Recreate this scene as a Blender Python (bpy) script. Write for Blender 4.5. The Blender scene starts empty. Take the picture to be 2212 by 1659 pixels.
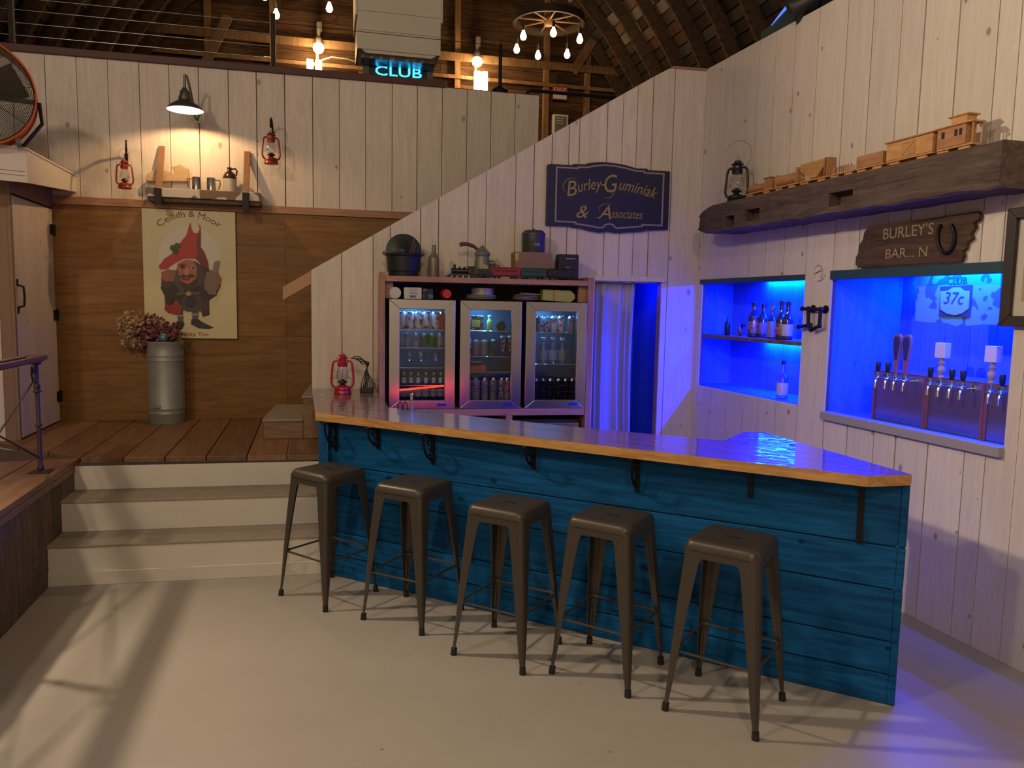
import bpy, bmesh, math, random
from mathutils import Vector, Matrix
random.seed(7)
S = bpy.context.scene
COL = S.collection
PI = math.pi
R = math.radians

# ---------------------------------------------------------------- camera
FPX, CX, CY, CH = 1661.0, 1106.0, 829.5, 1.82
_p, _r = math.atan(169/1661.0), 0.019
F = Vector((0, math.cos(_p), -math.sin(_p)))
_R0 = Vector((1, 0, 0)); _U0 = _R0.cross(F)
RT = math.cos(_r)*_R0 + math.sin(_r)*_U0
UP = -math.sin(_r)*_R0 + math.cos(_r)*_U0
CAM = Vector((0, 0, CH))
cd = bpy.data.cameras.new('camera'); cam = bpy.data.objects.new('camera', cd); COL.objects.link(cam)
cd.sensor_width = 36; cd.lens = FPX/2212*36; cd.clip_start = .05; cd.clip_end = 100
cam.matrix_world = Matrix(((RT.x, UP.x, -F.x, 0), (RT.y, UP.y, -F.y, 0), (RT.z, UP.z, -F.z, CH), (0, 0, 0, 1)))
S.camera = cam

# ---------------------------------------------------------------- world, exposure, room lights
w_ = bpy.data.worlds.new('world'); S.world = w_; w_.use_nodes = True
w_.node_tree.nodes['Background'].inputs[0].default_value = (1, .80, .62, 1)
w_.node_tree.nodes['Background'].inputs[1].default_value = 0.11
S.view_settings.view_transform = 'Standard'; S.view_settings.look = 'None'
S.view_settings.gamma = 1; S.view_settings.use_curve_mapping = False
S.view_settings.exposure = 0.0
try:
    S.cycles.max_bounces = 8; S.cycles.diffuse_bounces = 3; S.cycles.glossy_bounces = 4; S.cycles.transparent_max_bounces = 16
    S.cycles.sample_clamp_indirect = 4; S.cycles.use_denoising = True; S.cycles.caustics_reflective = False; S.cycles.caustics_refractive = False
except Exception: pass

def lamp(name, loc, energy, col, radius=.1, kind='POINT', size=None, rot=None):
    l = bpy.data.lights.new(name, kind); l.energy = energy; l.color = col
    if kind == 'POINT': l.shadow_soft_size = radius
    if kind == 'AREA':
        l.shape = 'RECTANGLE'; l.size, l.size_y = size
    o = bpy.data.objects.new(name, l); o.location = loc; COL.objects.link(o)
    if rot: o.rotation_euler = rot
    return o
WARM = (1, .74, .47)
lamp('unseen_barn_light', (-5.0, 4.2, 4.72), 860, (1, .78, .545), .11)
lamp('unseen_barn_light', (-3.5, .6, 4.9), 240, (1, .78, .55), .14)
lamp('unseen_barn_light', (.6, -2.0, 4.8), 260, (1, .77, .54), .2)  # added fill lamp, out of view behind the camera
lamp('unseen_barn_light', (-2.0, -5.0, 4.6), 200, (1, .77, .56), .3)  # further unseen fill, added to soften the shadows

# ---------------------------------------------------------------- geometry helpers
def ray(x, y): return F + RT*((x-CX)/FPX) - UP*((y-CY)/FPX)
def onz(x, y, z):
    d = ray(x, y); return CAM + d*((z-CH)/d.z)
class Fr:
    def __init__(s, O, ang):
        s.O = Vector((O[0], O[1], 0)); s.a = R(ang)
        s.u = Vector((math.cos(s.a), math.sin(s.a), 0)); s.n = Vector((math.sin(s.a), -math.cos(s.a), 0))
    def px(s, x, y, w=0):
        d = ray(x, y); P0 = s.O + s.n*w
        P = CAM + d*((P0-CAM).dot(s.n)/d.dot(s.n)); return ((P-s.O).dot(s.u), P.z)
    def W(s, u, y, z): return s.O + s.u*u - s.n*y + Vector((0, 0, z))
    def loc(s, P):
        d = Vector(P) - s.O; return (d.dot(s.u), -d.dot(s.n), P[2])
BW = Fr((-3.2, 7.27), 13.5)      # wall behind the stage; y runs into the wall
FW = Fr((-1.68, 6.41), 10.6)     # wall with the fridges
RW = Fr((1.669, 7.04), -73.3)    # wall with the blue openings
BR = Fr((-1.173, 4.994), -28.1)  # front of the bar
SF = Fr((-2.992, 4.686), 11.5)   # bottom riser of the steps
SD = Fr((-3.08, 5.41), 14.7)     # stage deck, u = 0 along its side edge
WF = Fr((0, 0), 0)

ORG = {}
class MB:
    def __init__(s): s.bm = bmesh.new()
    def face(s, vs, mi=0):
        try:
            f = s.bm.faces.new(vs); f.material_index = mi; return f
        except ValueError: return None
    def hexa(s, p, mi=0):
        v = [s.bm.verts.new(q) for q in p]
        for a in ((0,1,2,3),(7,6,5,4),(0,4,5,1),(1,5,6,2),(2,6,7,3),(3,7,4,0)): s.face([v[i] for i in a], mi)
    def box(s, x0, x1, y0, y1, z0, z1, mi=0, z1b=None):
        zb = z1 if z1b is None else z1b
        s.hexa([(x0,y0,z0),(x1,y0,z0),(x1,y1,z0),(x0,y1,z0),(x0,y0,z1),(x1,y0,zb),(x1,y1,zb),(x0,y1,z1)], mi)
    def bar(s, p0, p1, wd, ht, mi=0, up=(0,0,1)):
        p0, p1 = Vector(p0), Vector(p1); d = (p1-p0).normalized(); u = Vector(up)
        if abs(d.dot(u)) > .98: u = Vector((0,1,0))
        sd = d.cross(u).normalized()*wd/2; uu = sd.cross(d).normalized()*ht/2
        s.hexa([p0-sd-uu, p0+sd-uu, p0+sd+uu, p0-sd+uu, p1-sd-uu, p1+sd-uu, p1+sd+uu, p1-sd+uu], mi)
    def rings(s, rs, mi=0, cap=True, closed=False):
        vv = [[s.bm.verts.new(q) for q in r] for r in rs]; n = len(vv[0])
        m = len(vv)
        for i in range(m if closed else m-1):
            a, b = vv[i], vv[(i+1) % m]
            for j in range(n): s.face([a[j], a[(j+1)%n], b[(j+1)%n], b[j]], mi)
        if cap and not closed: s.face(vv[0][::-1], mi); s.face(vv[-1], mi)
    def cyl(s, p0, p1, r0, r1=None, n=16, mi=0, cap=True):
        s.tube([p0, p1], [r0, r0 if r1 is None else r1], n, mi, cap)
    def tube(s, pts, r, n=8, mi=0, cap=True, closed=False):
        pts = [Vector(p) for p in pts]; m = len(pts)
        rr = r if isinstance(r, (list, tuple)) else [r]*m
        rs = []; prev = None
        for i, p in enumerate(pts):
            if closed: d = pts[(i+1)%m]-pts[i-1]
            else: d = pts[min(i+1, m-1)]-pts[max(i-1, 0)]
            d.normalize()
            if prev is None:
                a = Vector((0,0,1)) if abs(d.z) < .9 else Vector((1,0,0))
                a = (a-d*a.dot(d)).normalized()
            else: a = (prev-d*prev.dot(d)).normalized()
            prev = a; b = d.cross(a)
            rs.append([p+(a*math.cos(2*PI*k/n)+b*math.sin(2*PI*k/n))*rr[i] for k in range(n)])
        s.rings(rs, mi, cap, closed)
    def lathe(s, prof, c=(0,0,0), n=24, mi=0, ax=None, cap=True):
        c = Vector(c); rs = []
        M = Matrix.Identity(3) if ax is None else Vector((0,0,1)).rotation_difference(Vector(ax)).to_matrix()
        for r, z in prof: rs.append([c+M@Vector((r*math.cos(2*PI*k/n), r*math.sin(2*PI*k/n), z)) for k in range(n)])
        s.rings(rs, mi, cap)
    def prism(s, poly, y0, y1, mi=0, pl='xz'):
        f = (lambda a, b, c: (a, c, b)) if pl == 'xz' else (lambda a, b, c: (a, b, c))
        n = len(poly)
        A = [s.bm.verts.new(f(a, b, y0)) for a, b in poly]; B = [s.bm.verts.new(f(a, b, y1)) for a, b in poly]
        s.face(A, mi); s.face(B[::-1], mi)
        for i in range(n): s.face([A[i], A[(i+1)%n], B[(i+1)%n], B[i]], mi)
    def sph(s, c, r, mi=0, n=12, sc=(1,1,1)):
        m = n//2; prof = [(max(1e-4, r*math.sin(PI*i/m)), -r*math.cos(PI*i/m)) for i in range(m+1)]
        rs = [[(c[0]+q*math.cos(2*PI*k/n)*sc[0], c[1]+q*math.sin(2*PI*k/n)*sc[1], c[2]+z*sc[2]) for k in range(n)] for q, z in prof]
        s.rings(rs, mi)
    def build(s, name, mats, parent=None, smooth=False, bev=0, fr=None, bseg=2):
        bmesh.ops.recalc_face_normals(s.bm, faces=s.bm.faces[:])
        if parent is not None:
            o_ = ORG.get(parent.name)
            if o_: bmesh.ops.translate(s.bm, verts=s.bm.verts[:], vec=-Vector(o_))
        me = bpy.data.meshes.new(name); s.bm.to_mesh(me); s.bm.free()
        if not isinstance(mats, (list, tuple)): mats = [mats]
        for m in mats: me.materials.append(m)
        if smooth:
            for p in me.polygons: p.use_smooth = True
            try: me.set_sharp_from_angle(angle=R(38))
            except Exception: pass
        o = bpy.data.objects.new(name, me); COL.objects.link(o)
        if parent is not None: o.parent = parent
        elif fr is not None:
            o.location = fr.O; o.rotation_euler = (0, 0, fr.a)
        if bev:
            b = o.modifiers.new('bevel', 'BEVEL'); b.width = bev; b.segments = bseg; b.limit_method = 'ANGLE'; b.angle_limit = R(40)
        return o
def tag(o, label=None, cat=None, group=None, kind=None):
    if label: o['label'] = label
    if cat: o['category'] = cat
    if group: o['group'] = group
    if kind: o['kind'] = kind
    return o
def thing(name, label, cat, fr, o3, group=None, rot=0, kind=None):
    """an Empty at o3 (frame coordinates); meshes under it are given in frame coordinates too (rot: local things)"""
    e = bpy.data.objects.new(name, None); COL.objects.link(e); e.empty_display_size = .05
    e.location = fr.W(*o3); e.rotation_euler = (0, 0, fr.a+rot)
    ORG[e.name] = None if rot == 'L' else tuple(o3)
    return tag(e, label, cat, group, kind)
def local(name, label, cat, loc, rz=0, group=None):
    e = bpy.data.objects.new(name, None); COL.objects.link(e); e.empty_display_size = .05
    e.location = loc; e.rotation_euler = (0, 0, rz); ORG[e.name] = None
    return tag(e, label, cat, group)
def solo(name, mb, mats, label, cat, fr, o3, group=None, smooth=False, bev=0, kind=None):
    """a thing of one mesh given in frame coordinates, origin at o3"""
    bmesh.ops.translate(mb.bm, verts=mb.bm.verts[:], vec=-Vector(o3))
    o = mb.build(name, mats, None, smooth, bev); o.location = fr.W(*o3); o.rotation_euler = (0, 0, fr.a)
    return tag(o, label, cat, group, kind)
def dup(root, loc, rz, label, group=None):
    r = root.copy(); COL.objects.link(r); r.location = loc; r.rotation_euler = (0, 0, rz); r['label'] = label
    if group: r['group'] = group
    for ch in list(root.children):
        c = ch.copy(); COL.objects.link(c); c.parent = r
        for g in list(ch.children):
            d = g.copy(); COL.objects.link(d); d.parent = c
    ORG[r.name] = ORG.get(root.name)
    return r
def struct(name, mb, mats, fr=None, smooth=False, bev=0, label=None):
    o = mb.build(name, mats, None, smooth, bev, fr); o['kind'] = 'structure'
    if label: o['label'] = label
    return o
def clip(poly, a, b, lo, hi):
    """clip a convex polygon to lo <= a*x+b*y <= hi"""
    for sgn, lim in ((1, lo), (-1, -hi)):
        out = []
        for i in range(len(poly)):
            p, q = poly[i], poly[(i+1) % len(poly)]
            dp, dq = sgn*(a*p[0]+b*p[1])-lim, sgn*(a*q[0]+b*q[1])-lim
            if dp >= 0: out.append(p)
            if dp*dq < 0:
                t = dp/(dp-dq); out.append((p[0]+(q[0]-p[0])*t, p[1]+(q[1]-p[1])*t))
        poly = out
        if len(poly) < 3: return []
    return poly
def smooth(pts, n=6):
    P = [Vector(p) for p in pts]; P = [P[0]*2-P[1]]+P+[P[-1]*2-P[-2]]; out = []
    for i in range(1, len(P)-2):
        a, b, c, d = P[i-1:i+3]
        for k in range(n):
            t = k/n; out.append(.5*((2*b)+(c-a)*t+(2*a-5*b+4*c-d)*t*t+(3*b-a-3*c+d)*t**3))
    return out+[P[-2]]
def text_data(s, shear=0, extrude=.0):
    c = bpy.data.curves.new('t', 'FONT'); c.body = s; c.size = 1; c.shear = shear; c.resolution_u = 3; c.extrude = extrude
    o = bpy.data.objects.new('t', c); COL.objects.link(o)
    dg = bpy.context.evaluated_depsgraph_get(); me = bpy.data.meshes.new_from_object(o.evaluated_get(dg))
    bpy.data.objects.remove(o); bpy.data.curves.remove(c)
    return me
def text(name, s, A, B, h, y, mat, parent, shear=0, bow=0, thick=.002, bold=0):
    """writing in the frame plane from baseline point A=(u,z) to B, cap height h; bow lifts the middle"""
    me = text_data(s, shear, 1)
    xs = [v.co.x for v in me.vertices]; x0, x1 = min(xs), max(xs)
    du, dz = B[0]-A[0], B[1]-A[1]; L = math.hypot(du, dz); ux, uz = du/L, dz/L
    o_ = Vector(ORG.get(parent.name) or (0,0,0))
    for v in me.vertices:
        t = (v.co.x-x0)/(x1-x0); q = v.co.y/.72*h
        sl = bow*4*(1-2*t)/L; b = bow*4*t*(1-t)
        nx, nz = -sl, 1.0; m = math.hypot(nx, nz); nx /= m; nz /= m
        a = t*L + q*nx; c = b + q*nz
        v.co = Vector((A[0]+a*ux-c*uz, y-(thick/2)*(1 if v.co.z > 0 else -1), A[1]+a*uz+c*ux)) - o_
    me.materials.append(mat); o = bpy.data.objects.new(name, me); COL.objects.link(o); o.parent = parent
    return o

# ---------------------------------------------------------------- materials
MATS = {}
def newmat(name):
    m = bpy.data.materials.new(name); m.use_nodes = True; nt = m.node_tree
    return m, nt, nt.nodes, nt.links, nt.nodes['Principled BSDF']
def rgba(c): return (c[0], c[1], c[2], 1)
def plain(name, col, rough=.6, metal=0, coat=0, emit=None, es=0, noise=0, nscale=8, bump=0, spec=.5):
    if name in MATS: return MATS[name]
    m, nt, N, L, B = newmat(name)
    B.inputs['Base Color'].default_value = rgba(col); B.inputs['Roughness'].default_value = rough
    B.inputs['Metallic'].default_value = metal; B.inputs['Coat Weight'].default_value = coat
    B.inputs['Specular IOR Level'].default_value = spec
    if emit: B.inputs['Emission Color'].default_value = rgba(emit); B.inputs['Emission Strength'].default_value = es
    if noise:
        tc = N.new('ShaderNodeTexCoord'); no = N.new('ShaderNodeTexNoise'); no.inputs['Scale'].default_value = nscale; no.inputs['Detail'].default_value = 5
        mx = N.new('ShaderNodeMix'); mx.data_type = 'RGBA'
        mx.inputs['A'].default_value = rgba([c*(1-noise) for c in col]); mx.inputs['B'].default_value = rgba([min(1, c*(1+noise)) for c in col])
        L.new(tc.outputs['Object'], no.inputs['Vector']); L.new(no.outputs['Fac'], mx.inputs['Factor']); L.new(mx.outputs['Result'], B.inputs['Base Color'])
        if bump:
            bp = N.new('ShaderNodeBump'); bp.inputs['Strength'].default_value = bump; bp.inputs['Distance'].default_value = .01
            L.new(no.outputs['Fac'], bp.inputs['Height']); L.new(bp.outputs['Normal'], B.inputs['Normal'])
    MATS[name] = m; return m
def wood(name, c1, c2, grain=(14, 14, 1.2), rough=.6, vary=.12, knots=0, knotcol=(.16, .1, .06), kscale=(5.5, 5.5, 2.6), coat=0, coat_rough=.05, bump=.25, nails=False, extra=None, wavy=0, spec=.3):
    """grain runs along the axis with the smallest scale; each island (board) gets its own tint"""
    if name in MATS: return MATS[name]
    m, nt, N, L, B = newmat(name)
    tc = N.new('ShaderNodeTexCoord'); geo = N.new('ShaderNodeNewGeometry')
    off = N.new('ShaderNodeVectorMath'); off.operation = 'MULTIPLY_ADD'; off.inputs[1].default_value = (3.1, 7.7, 5.3)
    cmb = N.new('ShaderNodeCombineXYZ')
    for i in range(3): L.new(geo.outputs['Random Per Island'], cmb.inputs[i])
    L.new(cmb.outputs[0], off.inputs[0]); L.new(tc.outputs['Object'], off.inputs[2])
    mp = N.new('ShaderNodeMapping'); mp.inputs['Scale'].default_value = grain; L.new(off.outputs[0], mp.inputs['Vector'])
    n1 = N.new('ShaderNodeTexNoise'); n1.inputs['Scale'].default_value = 1.6; n1.inputs['Detail'].default_value = 6; n1.inputs['Distortion'].default_value = 1.3
    L.new(mp.outputs[0], n1.inputs['Vector'])
    n2 = N.new('ShaderNodeTexNoise'); n2.inputs['Scale'].default_value = 9; n2.inputs['Detail'].default_value = 3
    L.new(mp.outputs[0], n2.inputs['Vector'])
    ad = N.new('ShaderNodeMath'); ad.operation = 'MULTIPLY_ADD'; ad.inputs[1].default_value = .35; L.new(n2.outputs['Fac'], ad.inputs[0]); L.new(n1.outputs['Fac'], ad.inputs[2])
    rp = N.new('ShaderNodeMapRange'); rp.inputs['From Min'].default_value = .45; rp.inputs['From Max'].default_value = .95; L.new(ad.outputs[0], rp.inputs['Value'])
    mx = N.new('ShaderNodeMix'); mx.data_type = 'RGBA'; mx.inputs['A'].default_value = rgba(c1); mx.inputs['B'].default_value = rgba(c2)
    L.new(rp.outputs['Result'], mx.inputs['Factor'])
    hs = N.new('ShaderNodeHueSaturation'); mr = N.new('ShaderNodeMapRange'); mr.inputs['To Min'].default_value = 1-vary; mr.inputs['To Max'].default_value = 1+vary
    L.new(geo.outputs['Random Per Island'], mr.inputs['Value']); L.new(mr.outputs['Result'], hs.inputs['Value']); L.new(mx.outputs['Result'], hs.inputs['Color'])
    out = hs.outputs['Color']
    if knots:
        mk = N.new('ShaderNodeMapping'); mk.inputs['Scale'].default_value = kscale; L.new(off.outputs[0], mk.inputs['Vector'])
        vo = N.new('ShaderNodeTexVoronoi'); vo.inputs['Scale'].default_value = 1
        if kscale[1] < .1: mk.inputs['Rotation'].default_value = (-PI/2, 0, 0); vo.voronoi_dimensions = '2D'
        L.new(mk.outputs[0], vo.inputs['Vector'])
        # knot radius varies with the cell's own colour
        sp = N.new('ShaderNodeSeparateColor'); L.new(vo.outputs['Color'], sp.inputs[0])
        rr = N.new('ShaderNodeMapRange'); rr.inputs['From Min'].default_value = 1-knots; rr.inputs['From Max'].default_value = 1; rr.inputs['To Min'].default_value = 0; rr.inputs['To Max'].default_value = .125
        L.new(sp.outputs[0], rr.inputs['Value'])
        dv = N.new('ShaderNodeMath'); dv.operation = 'DIVIDE'; L.new(vo.outputs['Distance'], dv.inputs[0])
        mxx = N.new('ShaderNodeMath'); mxx.operation = 'MAXIMUM'; mxx.inputs[1].default_value = .001; L.new(rr.outputs['Result'], mxx.inputs[0]); L.new(mxx.outputs[0], dv.inputs[1])
        kr = N.new('ShaderNodeMapRange'); kr.inputs['From Min'].default_value = .5; kr.inputs['From Max'].default_value = 1.15; kr.inputs['To Min'].default_value = .8; kr.inputs['To Max'].default_value = 0
        L.new(dv.outputs[0], kr.inputs['Value'])
        m2 = N.new('ShaderNodeMix'); m2.data_type = 'RGBA'; m2.inputs['B'].default_value = rgba(knotcol)
        L.new(out, m2.inputs['A']); L.new(kr.outputs['Result'], m2.inputs['Factor']); out = m2.outputs['Result']
    L.new(out, B.inputs['Base Color'])
    B.inputs['Roughness'].default_value = rough; B.inputs['Coat Weight'].default_value = coat; B.inputs['Coat Roughness'].default_value = coat_rough
    B.inputs['Specular IOR Level'].default_value = spec
    bp = N.new('ShaderNodeBump'); bp.inputs['Strength'].default_value = bump; bp.inputs['Distance'].default_value = .004
    L.new(ad.outputs[0], bp.inputs['Height']); L.new(bp.outputs['Normal'], B.inputs['Normal'])
    if wavy:
        nw = N.new('ShaderNodeTexNoise'); nw.inputs['Scale'].default_value = 1; nw.inputs['Detail'].default_value = 1
        mw = N.new('ShaderNodeMapping'); mw.inputs['Scale'].default_value = (3, 26, 1); L.new(tc.outputs['Object'], mw.inputs['Vector']); L.new(mw.outputs[0], nw.inputs['Vector'])
        b2 = N.new('ShaderNodeBump'); b2.inputs['Strength'].default_value = wavy; b2.inputs['Distance'].default_value = .01
        L.new(nw.outputs['Fac'], b2.inputs['Height']); L.new(b2.outputs['Normal'], B.inputs['Coat Normal'])
    MATS[name] = m; return m
WHITE = wood('whitewashed_boards', (.62, .55, .49), (.74, .68, .61), vary=.07, knots=.16, kscale=(5.5, .01, 3.4), knotcol=(.30, .22, .17), rough=.55, bump=.2)
WHITE2 = wood('whitewashed_spruce', (.64, .57, .51), (.74, .68, .61), vary=.05, knots=.26, knotcol=(.24, .17, .13), kscale=(6.5, .01, 4.6), rough=.5, bump=.15)
GAP = plain('board_gap', (.10, .07, .05), .9)
PLY = wood('varnished_plywood', (.17, .080, .020), (.30, .15, .045), grain=(.9, 1, 9), rough=.5, vary=.05, bump=.1)
DECK = wood('stage_planks', (.17, .085, .042), (.30, .165, .09), grain=(9, .9, 9), rough=.42, vary=.25, knots=.3, bump=.3)
RUST = wood('weathered_wood', (.09, .06, .045), (.22, .16, .12), grain=(16, 16, 1.5), rough=.85, vary=.25, bump=.8)
BLUE = wood('blue_stained_boards', (.003, .040, .13), (.008, .12, .32), grain=(1.1, 5, 13), rough=.5, vary=.22, knots=.4, knotcol=(.002, .012, .03), kscale=(3.6, .01, 5.5), bump=.3, spec=.12)
TOPW = wood('epoxy_coated_wood', (.16, .075, .045), (.30, .16, .10), grain=(1.2, 12, 12), rough=.4, vary=.2, coat=1, coat_rough=.015, wavy=.22, bump=.05)
EDGEW = wood('golden_wood_edge', (.34, .16, .045), (.62, .36, .13), grain=(2.2, 10, 16), rough=.35, vary=.05, coat=.5, bump=.2)
CABW = wood('brown_pine', (.28, .14, .075), (.46, .27, .16), grain=(1.5, 10, 14), rough=.5, vary=.12, knots=.3, bump=.2)
CABV = wood('brown_pine_upright', (.28, .14, .075), (.46, .27, .16), grain=(14, 10, 1.5), rough=.5, vary=.12, knots=.3, bump=.2)
BARN = wood('old_barn_boards', (.035, .018, .010), (.14, .075, .035), grain=(1.3, 8, 12), rough=.85, vary=.4, bump=.5)
STUD = wood('barn_studs', (.16, .09, .045), (.30, .18, .09), grain=(12, 12, 1.5), rough=.8, vary=.2, bump=.3)
RIBW = wood('roof_rib_wood', (.045, .026, .017), (.125, .078, .05), grain=(9, 1.5, 9), rough=.85, vary=.2, bump=.3)
BEAMW = wood('grey_hewn_timber', (.065, .045, .04), (.16, .115, .10), grain=(1.4, 10, 14), rough=.9, vary=.1, bump=1.0)
MAPLE = wood('pale_craft_wood', (.50, .25, .09), (.66, .38, .16), grain=(3, 10, 14), rough=.5, vary=.1, bump=.1)
SOFTW = plain('raw_lumber', (.50, .30, .16), .6, noise=.15, nscale=12)
DARKTRIM = plain('dark_brown_trim', (.075, .024, .016), .55, noise=.3, nscale=10)
IRON = plain('black_iron', (.012, .011, .011), .5, .6)
BLACKP = plain('black_plastic', (.012, .012, .013), .4)
STEEL = plain('brushed_steel', (.58, .56, .55), .24, 1, noise=.08, nscale=30)
CHROME = plain('polished_chrome', (.8, .8, .8), .08, 1)
GALV = plain('galvanised_metal', (.30, .32, .30), .5, .35, noise=.22, nscale=7)
GUN = plain('gunmetal_powder_coat', (.072, .060, .048), .40, .35, noise=.12, nscale=25)
def roofm():
    m, nt, N, L, B = newmat('roof_sheathing')
    g = N.new('ShaderNodeNewGeometry'); cr = N.new('ShaderNodeValToRGB'); e = cr.color_ramp; e.interpolation = 'CONSTANT'
    e.elements[0].color = (.05, .03, .02, 1); e.elements[1].position = .35; e.elements[1].color = (.13, .06, .035, 1)
    for p, c in ((.6, (.085, .075, .065, 1)), (.78, (.22, .16, .11, 1)), (.9, (.30, .29, .27, 1))):
        x = e.elements.new(p); x.color = c
    L.new(g.outputs['Random Per Island'], cr.inputs[0])
    tc = N.new('ShaderNodeTexCoord'); no = N.new('ShaderNodeTexNoise'); no.inputs['Scale'].default_value = 6; no.inputs['Detail'].default_value = 6
    mx = N.new('ShaderNodeMix'); mx.data_type = 'RGBA'; mx.blend_type = 'MULTIPLY'; mx.inputs['Factor'].default_value = .7
    L.new(tc.outputs['Object'], no.inputs['Vector']); L.new(cr.outputs[0], mx.inputs['A']); L.new(no.outputs['Fac'], mx.inputs['B']); L.new(mx.outputs['Result'], B.inputs['Base Color'])
    B.inputs['Roughness'].default_value = .85; return m
ROOFM = roofm()
def floorm():
    m, nt, N, L, B = newmat('painted_concrete')
    tc = N.new('ShaderNodeTexCoord'); n1 = N.new('ShaderNodeTexNoise'); n1.inputs['Scale'].default_value = 1.3; n1.inputs['Detail'].default_value = 8; n1.inputs['Roughness'].default_value = .65
    n2 = N.new('ShaderNodeTexVoronoi'); n2.inputs['Scale'].default_value = 3.1; n2.inputs['Randomness'].default_value = 1
    cr = N.new('ShaderNodeMix'); cr.data_type = 'RGBA'; cr.inputs['A'].default_value = (.335, .305, .265, 1); cr.inputs['B'].default_value = (.435, .40, .355, 1)
    L.new(tc.outputs['Object'], n1.inputs['Vector']); L.new(tc.outputs['Object'], n2.inputs['Vector'])
    L.new(n1.outputs['Fac'], cr.inputs['Factor'])
    ch = N.new('ShaderNodeMapRange'); ch.inputs['From Min'].default_value = .018; ch.inputs['From Max'].default_value = .03; ch.inputs['To Min'].default_value = .6; ch.inputs['To Max'].default_value = 0
    L.new(n2.outputs['Distance'], ch.inputs['Value'])
    m2 = N.new('ShaderNodeMix'); m2.data_type = 'RGBA'; m2.inputs['B'].default_value = (.14, .09, .06, 1)
    L.new(cr.outputs['Result'], m2.inputs['A']); L.new(ch.outputs['Result'], m2.inputs['Factor'])
    L.new(m2.outputs['Result'], B.inputs['Base Color'])
    B.inputs['Roughness'].default_value = .45
    bp = N.new('ShaderNodeBump'); bp.inputs['Strength'].default_value = .08; L.new(n1.outputs['Fac'], bp.inputs['Height']); L.new(bp.outputs['Normal'], B.inputs['Normal'])
    return m
FLOORM = floorm()
def glassm(name='clear_glass', tint=(1, 1, 1), base=.06):
    if name in MATS: return MATS[name]
    m, nt, N, L, B = newmat(name); N.remove(B)
    t = N.new('ShaderNodeBsdfTransparent'); t.inputs[0].default_value = rgba(tint)
    g = N.new('ShaderNodeBsdfGlossy'); g.inputs['Roughness'].default_value = .02
    lw = N.new('ShaderNodeLayerWeight'); lw.inputs[0].default_value = .35
    ma = N.new('ShaderNodeMath'); ma.operation = 'MULTIPLY_ADD'; ma.inputs[1].default_value = .55; ma.inputs[2].default_value = base
    mx = N.new('ShaderNodeMixShader'); L.new(lw.outputs['Facing'], ma.inputs[0]); L.new(ma.outputs[0], mx.inputs[0]); L.new(t.outputs[0], mx.inputs[1]); L.new(g.outputs[0], mx.inputs[2])
    L.new(mx.outputs[0], N['Material Output'].inputs[0]); MATS[name] = m; return m
GLASS = glassm(); SMOKE = glassm('tinted_glass', (.90, .92, .92), .05)
def emis(name, col, st):
    if name in MATS: return MATS[name]
    m, nt, N, L, B = newmat(name); N.remove(B); e = N.new('ShaderNodeEmission'); e.inputs[0].default_value = rgba(col); e.inputs[1].default_value = st
    L.new(e.outputs[0], N['Material Output'].inputs[0]); MATS[name] = m; return m
BULB = emis('glowing_filament_bulb', (1, .62, .25), 22)
LEDB = emis('blue_led', (0.0, .04, 1), 600)
LEDR = emis('red_led', (1, .07, .03), 14)
LEDC = emis('fridge_led', (.08, .36, 1), 85)

def boards(mb, edges, z0f, z1f, holes=(), th=.022, gap=.0065, y0=0.0):
    for pas in (0, 1):
        for i in range(len(edges)-1):
            g = gap*(.6+.8*random.random()) if pas == 0 else 0
            a, b = edges[i]+g/2, edges[i+1]-g/2
            jit = random.uniform(-.0015, .0015) if pas == 0 else 0
            bp = sorted(set([a, b]+[h for H in holes for h in (H[0], H[1]) if a < h < b]))
            for s, t in zip(bp, bp[1:]):
                if t-s < 1e-5: continue
                mid = (s+t)/2; za = z0f(mid); cuts = sorted([(H[2], H[3]) for H in holes if H[0] <= mid <= H[1]])
                cur = za; segs = []
                for c0, c1 in cuts:
                    if c0 > cur+1e-4: segs.append((cur, c0, c0))
                    cur = max(cur, c1)
                zs, zt = z1f(s), z1f(t)
                if max(zs, zt) > cur+1e-4: segs.append((cur, max(zs, cur), max(zt, cur)))
                for q0, q1, q2 in segs:
                    if pas == 0: mb.box(s, t, y0+jit, y0+th, q0, q1, 0, q2)
                    else: mb.box(s, t, y0+th*.5, y0+th+.012, q0, q1, 1, q2)

# ================================================================ THE ROOM
mb = MB(); mb.box(-7, 5, -5, 9, -.12, 0)
struct('floor', mb, FLOORM)
# wall behind the stage: white boards above, plywood below
ed = [-1.9, -1.62] + [BW.px(x, 300)[0] for x in (32, 103, 170, 237, 304, 368, 431, 495, 555, 616, 676, 733, 790, 847, 901, 955, 1008, 1060, 1112, 1163)]
mb = MB(); boards(mb, ed, lambda u: 2.72, lambda u: 3.955)
mb.box(-1.9, ed[-1], .035, .12, 2.72, 3.95, 1)
struct('wall_back_upper', mb, [WHITE, GAP], BW, bev=.0015)
mb = MB()
for a, b in ((-1.9, 1.02), (1.022, 3.46), (3.462, 4.9)):
    mb.box(a, b, .0, .02, .68, 1.478); mb.box(a, b, .0, .02, 1.481, 2.66)
mb.box(-1.9, 4.9, .02, .1, .66, 2.72)
struct('wall_back_lower', mb, PLY, BW)
mb = MB(); mb.box(-1.9, 4.0, -.022, 0, 2.655, 2.725); struct('trim_1', mb, CABW, BW, bev=.003)
mb = MB(); mb.box(-1.6, ed[-1]-.97, -.035, .13, 3.95, 4.012); mb.box(ed[-1]-.97, ed[-1], .0, .1, 3.955, 3.962)
struct('trim_2', mb, DARKTRIM, BW, bev=.004, label='dark brown cap board along the loft edge')
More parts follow.
